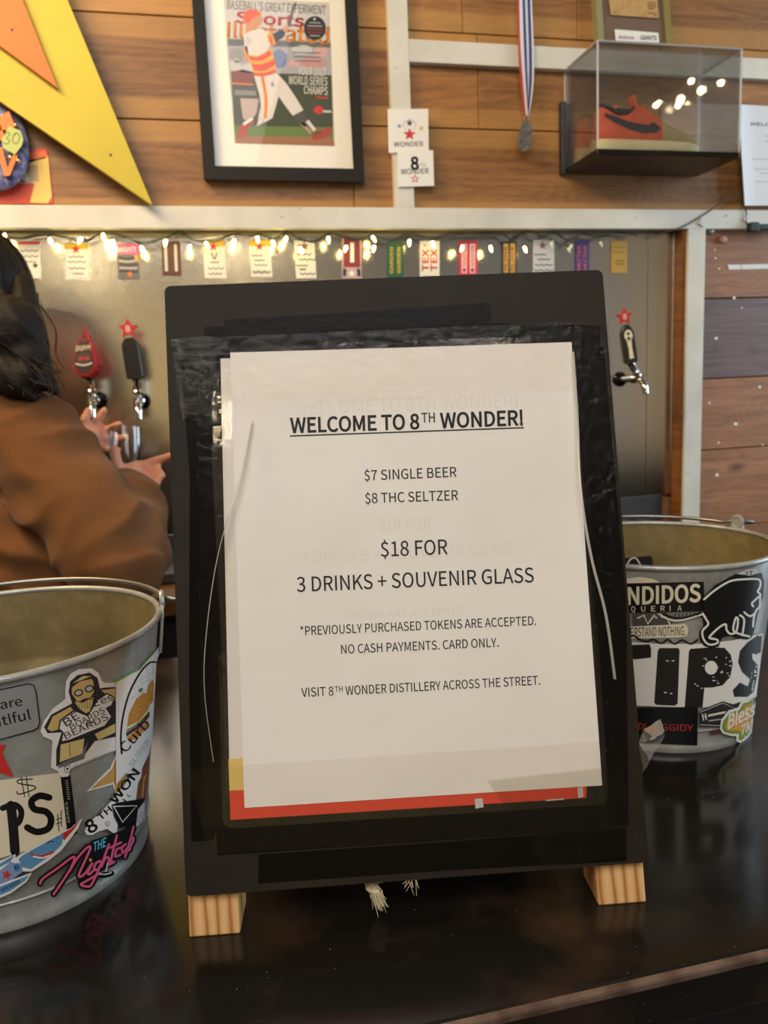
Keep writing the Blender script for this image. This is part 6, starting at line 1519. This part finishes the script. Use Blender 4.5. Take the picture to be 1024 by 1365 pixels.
# =================================================================== STRING LIGHTS under the white board
sl_ = thing('string_lights', 'string of warm fairy lights hung under the long white board', 'string lights', Wy(450, 312, YT + 0.01))
YL = YT + 0.012
wp = [(-30, 312), (6, 314), (30, 318), (60, 313), (90, 316), (115, 320), (137, 311), (165, 316), (190, 323), (215, 318), (240, 311), (258, 320), (285, 320), (312, 312), (330, 318), (345, 311), (365, 318), (382, 310), (400, 320), (420, 321), (438, 311), (458, 316), (478, 320), (498, 312), (520, 320), (546, 314), (576, 317), (600, 311), (640, 312), (670, 313), (684, 320), (697, 309), (712, 311), (722, 316), (740, 308), (752, 318), (765, 322), (775, 312), (800, 313), (820, 309), (850, 314)]
bm = NB(); tube(bm, spline([Wy(x, y, YL + (0.006 if i % 2 else -0.004)) for i, (x, y) in enumerate(wp)], 4), 0.0014, 6); tube(bm, spline([Wy(x, y + 3 * sin(i * 1.7), YL + (0.004 if i % 3 else -0.005)) for i, (x, y) in enumerate(wp)], 4), 0.0012, 6)
obj('wire', bm, mat('light_wire', '#1e2a20', 0.5), sl_)
M_bulb = mat('lit_bulb', '#fff1b0', 0.3, emit=(1.0, 0.74, 0.24), strength=45)
M_bulbdim = mat('unlit_bulb', '#e4e2cf', 0.2)
lit = [(6, 312), (66, 318), (108, 317), (137, 312), (150, 320), (145, 327), (188, 329), (221, 320), (253, 327), (274, 323), (313, 319), (343, 316), (363, 321), (382, 316), (400, 330), (437.5, 316), (462, 328), (496.5, 315), (499, 328), (546, 320), (575.6, 322.5), (617, 328), (653.6, 328), (699, 329)]
def bulb_mesh(p, dx):
    bm = NB(); ax = Vector((dx, -0.25, -1)).normalized()
    lathe(bm, [(0.0001, -0.006), (0.0022, -0.006), (0.0024, 0.0), (0.0030, 0.002), (0.0033, 0.005), (0.0024, 0.010), (0.0008, 0.014), (0.0001, 0.0145)], p, 12, axis=ax)
    for f in bm.faces: f.material_index = 1 if (f.calc_center_median() - p).dot(ax) < 0.0005 else 0
    return bm
for i, (x, y) in enumerate(lit):
    obj('bulb', bulb_mesh(Wy(x, y, YL - 0.008), 0.5 * sin(i * 2.3)), [M_bulb, mat('light_wire', '#1e2a20', 0.5)], sl_, smooth=0.9)
for i, (x, y) in enumerate(((735, 322), (757, 330), (762, 326), (800, 322))):
    obj('bulb', bulb_mesh(Wy(x, y, YL - 0.008), 0.5 * sin(i * 2.3)), [M_bulbdim, mat('light_wire', '#1e2a20', 0.5)], sl_, smooth=0.9)

# =================================================================== BARTENDER
def union(name, parts, voxel, smooth_n, m, parent=None, disp=None, **kw):
    bm = NB()
    for q in parts:
        if q[0] == 'c':
            _, p0, p1, r0, r1 = q; p0, p1 = Vector(p0), Vector(p1); n = 8; L = (p1 - p0).length
            k = max(2, int(L / (min(r0, r1) * 0.35)) + 1)
            for i in range(k + 1):
                f = i / k; ball(bm, p0.lerp(p1, f), r0 + (r1 - r0) * f, n=14)
        else: ball(bm, q[1], q[2], *q[3], n=24, R=q[4] if len(q) > 4 else None)
    me = bpy.data.meshes.new('u'); bm.to_mesh(me); bm.free()
    o = bpy.data.objects.new('u', me); COL.objects.link(o)
    md_ = o.modifiers.new('r', 'REMESH'); md_.mode = 'VOXEL'; md_.voxel_size = voxel
    if smooth_n: s_ = o.modifiers.new('s', 'SMOOTH'); s_.factor = 0.5; s_.iterations = smooth_n
    dg = bpy.context.evaluated_depsgraph_get(); ev = o.evaluated_get(dg); me2 = bpy.data.meshes.new_from_object(ev)
    bm = NB(); bm.from_mesh(me2); bpy.data.objects.remove(o); bpy.data.meshes.remove(me2)
    if disp:
        bm.normal_update()
        dd = [disp(v.co, v.normal) for v in bm.verts]
        for v, d in zip(bm.verts, dd): v.co += v.normal * d
    return obj(name, bm, m, parent, smooth=3.0, **kw)

M_skin = mat('skin', '#c98f74', 0.5, sub=0.15, var=(30, '#bd8068'))
M_hood = mat('caramel_fleece', '#704a2a', 0.95, bump=(500, 0.5), var=(9, '#644023'), sheen=0.05, spec=0.2)
M_hair = mat('dark_hair', '#15100e', 0.55, bump=(220, 0.5), spec=0.25)
M_hairlight = mat('brown_hair_ends', '#4a3524', 0.5)
fwd = Vector((0.30, 0.954, 0)).normalized(); rgt = Vector((fwd.y, -fwd.x, 0)); upv = Vector((0, 0, 1))
Hc = P3(-38, 408, 1.20)
Nk = P3(-48, 540, 1.20)
Rs = P3(48, 594, 1.16); Ls = Nk - (Rs - Nk).dot(rgt) * rgt * 1.0 + Vector((0, 0, Rs.z - Nk.z)) + fwd * 0.03
Re = P3(150, 733, 1.10); Rw = P3(174, 652, 1.33)
Lw = P3(104, 592, 1.49); Le = (Ls + Lw) / 2 - rgt * 0.02 + Vector((0, 0, -0.17))
Ch = Nk + Vector((0, 0, -0.24)) - fwd * 0.0; Pv = Vector((Nk.x, Nk.y, 0.93)) - fwd * 0.05
person_base = Vector((Pv.x, Pv.y, 0))
pr = thing('person', 'bartender with long dark hair in a caramel hoodie reaching to the taps with a glass', 'person', person_base)
def fin(pts, r0, r1):
    out = []
    for i, (a_, b_) in enumerate(zip(pts[:-1], pts[1:])): 
        n = len(pts) - 1; out.append(('c', a_, b_, r0 + (r1 - r0) * i / n, r0 + (r1 - r0) * (i + 1) / n))
    return out
hl = [Pv + rgt * s * 0.09 for s in (-1, 1)]
body = [('e', Hc, 0.1, (0.76, 0.92, 1.08), Matrix(((rgt.x, fwd.x, 0), (rgt.y, fwd.y, 0), (0, 0, 1)))),
        ('c', Hc + fwd * 0.045 + Vector((0, 0, -0.075)), Hc + fwd * 0.06 + Vector((0, 0, -0.095)), 0.042, 0.03),
        ('c', Hc + fwd * 0.088 + Vector((0, 0, -0.012)), Hc + fwd * 0.106 + Vector((0, 0, -0.038)), 0.008, 0.012),
        ('c', Hc + fwd * 0.086 - rgt * 0.018 + Vector((0, 0, -0.066)), Hc + fwd * 0.086 + rgt * 0.018 + Vector((0, 0, -0.066)), 0.008, 0.008),
        ('c', Hc + rgt * 0.076 + Vector((0, 0, 0.01)), Hc + rgt * 0.078 + Vector((0, 0, -0.03)), 0.012, 0.009), ('c', Hc - rgt * 0.076 + Vector((0, 0, 0.01)), Hc - rgt * 0.078 + Vector((0, 0, -0.03)), 0.012, 0.009),
        ('c', Hc + Vector((0, 0, -0.05)) - fwd * 0.01, Nk, 0.055, 0.06),
        ('c', Ls * 0.75 + Nk * 0.25, Rs * 0.75 + Nk * 0.25, 0.058, 0.058), ('c', Ch - rgt * 0.075, Ch + rgt * 0.075, 0.105, 0.105),
        ('c', Nk + Vector((0, 0, -0.05)), Ch, 0.09, 0.11), ('c', Ch, Pv, 0.11, 0.12), ('c', hl[0], hl[1], 0.105, 0.105)]
for sh, el, wr in ((Rs, Re, Rw), (Ls, Le, Lw)): body += [('c', sh, el, 0.05, 0.04), ('c', el, wr, 0.04, 0.026)]
for s, hp_ in zip((-1, 1), hl):
    kn = Vector((hp_.x, hp_.y, 0.50)) + rgt * s * 0.015 + fwd * 0.02; an = Vector((kn.x, kn.y, 0.09)) - fwd * 0.03
    body += [('c', hp_, kn, 0.088, 0.058), ('c', kn, an, 0.056, 0.036), ('c', an + Vector((0, 0, -0.045)), an + fwd * 0.15 + Vector((0, 0, -0.06)), 0.04, 0.03)]
# right hand round the glass
Dg = 1.372
body += [('c', Rw, P3(178, 634, 1.365), 0.026, 0.022), ('c', P3(176, 632, 1.36), P3(184, 624, 1.385), 0.021, 0.015), ('c', P3(176, 636, 1.36), P3(188, 636, 1.375), 0.02, 0.013)]
body += fin([P3(168, 638, 1.355), P3(157, 622, 1.338), P3(152.5, 598, 1.345)], 0.0125, 0.0085)
body += fin([P3(184, 624, 1.39), P3(206, 615, 1.385), P3(229, 607, 1.37)], 0.0105, 0.0075)
body += fin([P3(188, 628, 1.39), P3(208, 625, 1.385), P3(216, 634, 1.365)], 0.0105, 0.0075)
body += fin([P3(189, 634, 1.38), P3(206, 636, 1.37), P3(210, 644, 1.355)], 0.010, 0.0072)
body += fin([P3(189, 641, 1.37), P3(200, 646, 1.36), P3(200, 654, 1.345)], 0.009, 0.0065)
# left hand reaching up to the tap
body += [('c', Lw, P3(122, 580, 1.525), 0.026, 0.024), ('c', P3(116, 576, 1.52), P3(126, 588, 1.53), 0.02, 0.02)]
body += fin([P3(122, 572, 1.53), P3(131, 560, 1.535), P3(139, 547, 1.53)], 0.011, 0.0078)
body += fin([P3(126, 577, 1.535), P3(143, 573, 1.54), P3(159, 565, 1.53)], 0.0108, 0.0075)
body += fin([P3(127, 585, 1.535), P3(147, 586, 1.54), P3(168, 583, 1.525)], 0.0105, 0.0073)
body += fin([P3(125, 592, 1.53), P3(142, 599, 1.53), P3(158, 600, 1.515)], 0.0098, 0.0068)
body += fin([P3(116, 574, 1.515), P3(113, 560, 1.505), P3(118, 548, 1.51)], 0.0125, 0.0085)
union('body', body, 0.0045, 3, M_skin, pr)
# eyes, brows and lips on the far side of the head
for s in (-1, 1):
    bm = NB(); ball(bm, Hc + fwd * 0.079 + rgt * s * 0.031 + Vector((0, 0, 0.005)), 0.010, n=12); obj('eye', bm, mat('eye_white', '#e8e4de', 0.2), pr)
    bm = NB(); tube(bm, [Hc + fwd * 0.089 + rgt * s * 0.018 + Vector((0, 0, 0.026)), Hc + fwd * 0.082 + rgt * s * 0.045 + Vector((0, 0, 0.026))], 0.003, 6); obj('eyebrow', bm, M_hair, pr)
# hoodie
def wr(co, n):
    q = co * 7.0; w1 = noise.noise(Vector((q.x * 1.2, q.y * 1.2, q.z * 0.8))) * 0.010
    w2 = noise.noise(Vector((co.x * 11, co.y * 11, co.z * 17)) + Vector((3, 1, 7))); w2 = (1 - abs(w2) * 2.4) * 0.010
    return w1 + w2
hood = [('c', Ls * 0.8 + Nk * 0.2, Rs * 0.8 + Nk * 0.2, 0.078, 0.078), ('c', Ch - rgt * 0.095, Ch + rgt * 0.095, 0.132, 0.132), ('c', Nk + Vector((0, 0, -0.06)), Ch, 0.11, 0.135),
        ('c', Ch - rgt * 0.06, Pv - rgt * 0.06, 0.135, 0.14), ('c', Ch + rgt * 0.06, Pv + rgt * 0.06, 0.135, 0.14),
        ('c', Rs, Rs.lerp(Re, 0.5), 0.074, 0.076), ('c', Rs.lerp(Re, 0.5), Re, 0.076, 0.066), ('c', Re, Re.lerp(Rw, 0.55), 0.064, 0.058), ('c', Re.lerp(Rw, 0.55), Re.lerp(Rw, 0.93), 0.058, 0.041),
        ('c', Ls, Le, 0.074, 0.064), ('c', Le, Le.lerp(Lw, 0.9), 0.062, 0.042),
        # hood lying on the back
        ('c', Nk - rgt * 0.09 - fwd * 0.07 + Vector((0, 0, 0.0)), Nk - fwd * 0.10 + Vector((0, 0, -0.03)), 0.04, 0.05), ('c', Nk + rgt * 0.10 - fwd * 0.055 + Vector((0, 0, 0.0)), Nk - fwd * 0.10 + Vector((0, 0, -0.03)), 0.038, 0.05),
        ('c', Nk + rgt * 0.10 + fwd * 0.0, Nk + rgt * 0.10 - fwd * 0.055, 0.03, 0.038), ('c', Nk - fwd * 0.10 + Vector((0, 0, -0.02)), Nk - fwd * 0.11 + Vector((0, 0, -0.14)), 0.06, 0.03),
        # sleeve folds at the elbow and cuff
        ('c', P3(160, 672, 1.25), P3(178, 690, 1.18), 0.022, 0.024), ('c', P3(182, 690, 1.20), P3(198, 742, 1.13), 0.020, 0.024), ('c', P3(165, 700, 1.13), P3(182, 760, 1.08), 0.030, 0.034), ('c', P3(120, 700, 1.07), P3(160, 768, 1.06), 0.03, 0.03)]
union('hoodie', hood, 0.006, 5, M_hood, pr, wr)
jeans = [('c', hl[0], hl[1], 0.125, 0.125)]
for s, hp_ in zip((-1, 1), hl):
    kn = Vector((hp_.x, hp_.y, 0.50)) + rgt * s * 0.015 + fwd * 0.02; an = Vector((kn.x, kn.y, 0.12)) - fwd * 0.03
    jeans += [('c', hp_, kn, 0.10, 0.072), ('c', kn, an, 0.070, 0.058)]
union('trousers', jeans, 0.010, 4, mat('dark_denim', '#22262e', 0.9), pr)
# hair
Rm = Matrix(((rgt.x, fwd.x, 0), (rgt.y, fwd.y, 0), (0, 0, 1)))
hair = [('c', P3(-22, 395, 1.175), P3(4, 468, 1.13), 0.062, 0.050), ('c', P3(-80, 395, 1.175), P3(-50, 470, 1.13), 0.062, 0.055), ('e', Hc - fwd * 0.012 + Vector((0, 0, 0.012)), 0.113, (0.90, 0.90, 1.04), Rm),
        ('c', Hc - fwd * 0.05 + Vector((0, 0, -0.05)), Nk - fwd * 0.10 + Vector((0, 0, 0.02)), 0.09, 0.055), ('c', Hc + rgt * 0.055 - fwd * 0.03 + Vector((0, 0, -0.04)), Nk + rgt * 0.085 - fwd * 0.055 + Vector((0, 0, 0.03)), 0.05, 0.035),
        ('c', Hc - rgt * 0.055 - fwd * 0.03 + Vector((0, 0, -0.04)), Nk - rgt * 0.085 - fwd * 0.055 + Vector((0, 0, 0.03)), 0.05, 0.035)]
def hd(co, n):
    u = (co - Hc); th = atan2(u.dot(rgt), -u.dot(fwd)); return noise.noise(Vector((th * 9, u.z * 4, 2))) * 0.006
# keep the face free
hb = union('hair', hair, 0.005, 3, M_hair, pr, hd)
bm = bmesh.new(); bm.from_mesh(hb.data)
off = wloc(hb)
kill = [v for v in bm.verts if ((v.co + off) - Hc).dot(fwd) > 0.055 and ((v.co + off) - Hc).z < 0.045]
bmesh.ops.delete(bm, geom=kill, context='VERTS'); bm.to_mesh(hb.data); bm.free()
ends = [('c', P3(-60, 440, 1.11), P3(14, 440, 1.12), 0.055, 0.050), ('c', P3(14, 430, 1.13), P3(36, 478, 1.12), 0.036, 0.034), ('c', P3(34, 470, 1.125), P3(58, 508, 1.125), 0.030, 0.018), ('c', P3(-40, 490, 1.11), P3(30, 505, 1.11), 0.036, 0.030),
        ('c', P3(54, 500, 1.125), P3(76, 522, 1.13), 0.016, 0.005), ('c', P3(20, 505, 1.11), P3(44, 528, 1.11), 0.020, 0.008), ('c', P3(30, 380, 1.17), P3(38, 450, 1.13), 0.020, 0.026)]
def hd2(co, n):
    q = co - Hc; return noise.noise(Vector((q.dot(rgt) * 75 + q.z * 40, q.z * 9, 1))) * 0.004
union('loose_hair', ends, 0.004, 3, mat('brown_hair', '#15100d', 0.65, var=(40, '#1f1711'), bump=(260, 0.6), spec=0.25), pr, hd2, label='browner lower hair')
bm = NB(); random.seed(3)
for k in range(150):
    th = random.uniform(-1.0, 1.9); r = random.uniform(0.088, 0.102)
    s0 = Hc + (rgt * sin(th) * 0.98 - fwd * cos(th)) * r + Vector((0, 0, random.uniform(-0.06, 0.03)))
    e_ = P3(random.gauss(38, 24), random.uniform(492, 532), 1.11 + random.uniform(-0.03, 0.03))
    m1 = s0.lerp(e_, 0.45) + (rgt * sin(th) - fwd * cos(th)) * random.uniform(0.0, 0.018); m2 = s0.lerp(e_, 0.8) + rgt * random.gauss(0.003, 0.006)
    tube(bm, spline([s0, m1, m2, e_], 4), [0.0013] * 4 + [0.0011] * 4 + [0.0008] * 4 + [0.0004], 4)
obj('hair_strands', bm, mat('brown_strand', '#1b140f', 0.6, spec=0.15), pr, kind='stuff', label='loose brown strands of hair')
bm = NB(); ball(bm, P3(54, 510, 1.12), 0.004, 1, 1, 2.0, 10); obj('earring', bm, M_chrome, pr)

# glass in the hand
M_glass = thin_clear('drinking_glass', tint=(0.985, 0.99, 0.99), boost=0.7, rough=0.02)
g0 = P3(168, 628, 1.39); g1 = P3(167, 572, 1.40); gax = (g1 - g0); gh = gax.length
bm = NB(); lathe(bm, [(0.0001, 0.0), (0.021, 0.0), (0.0225, 0.003), (0.027, gh * 0.35), (0.0305, gh * 0.65), (0.0300, gh), (0.0285, gh), (0.0288, gh * 0.65), (0.0253, gh * 0.35), (0.0205, 0.009), (0.0001, 0.008)], g0, 40, axis=gax)
prop(obj('beer_glass', bm, M_glass, smooth=0.7), 'small empty clear glass held under the taps', 'glass')
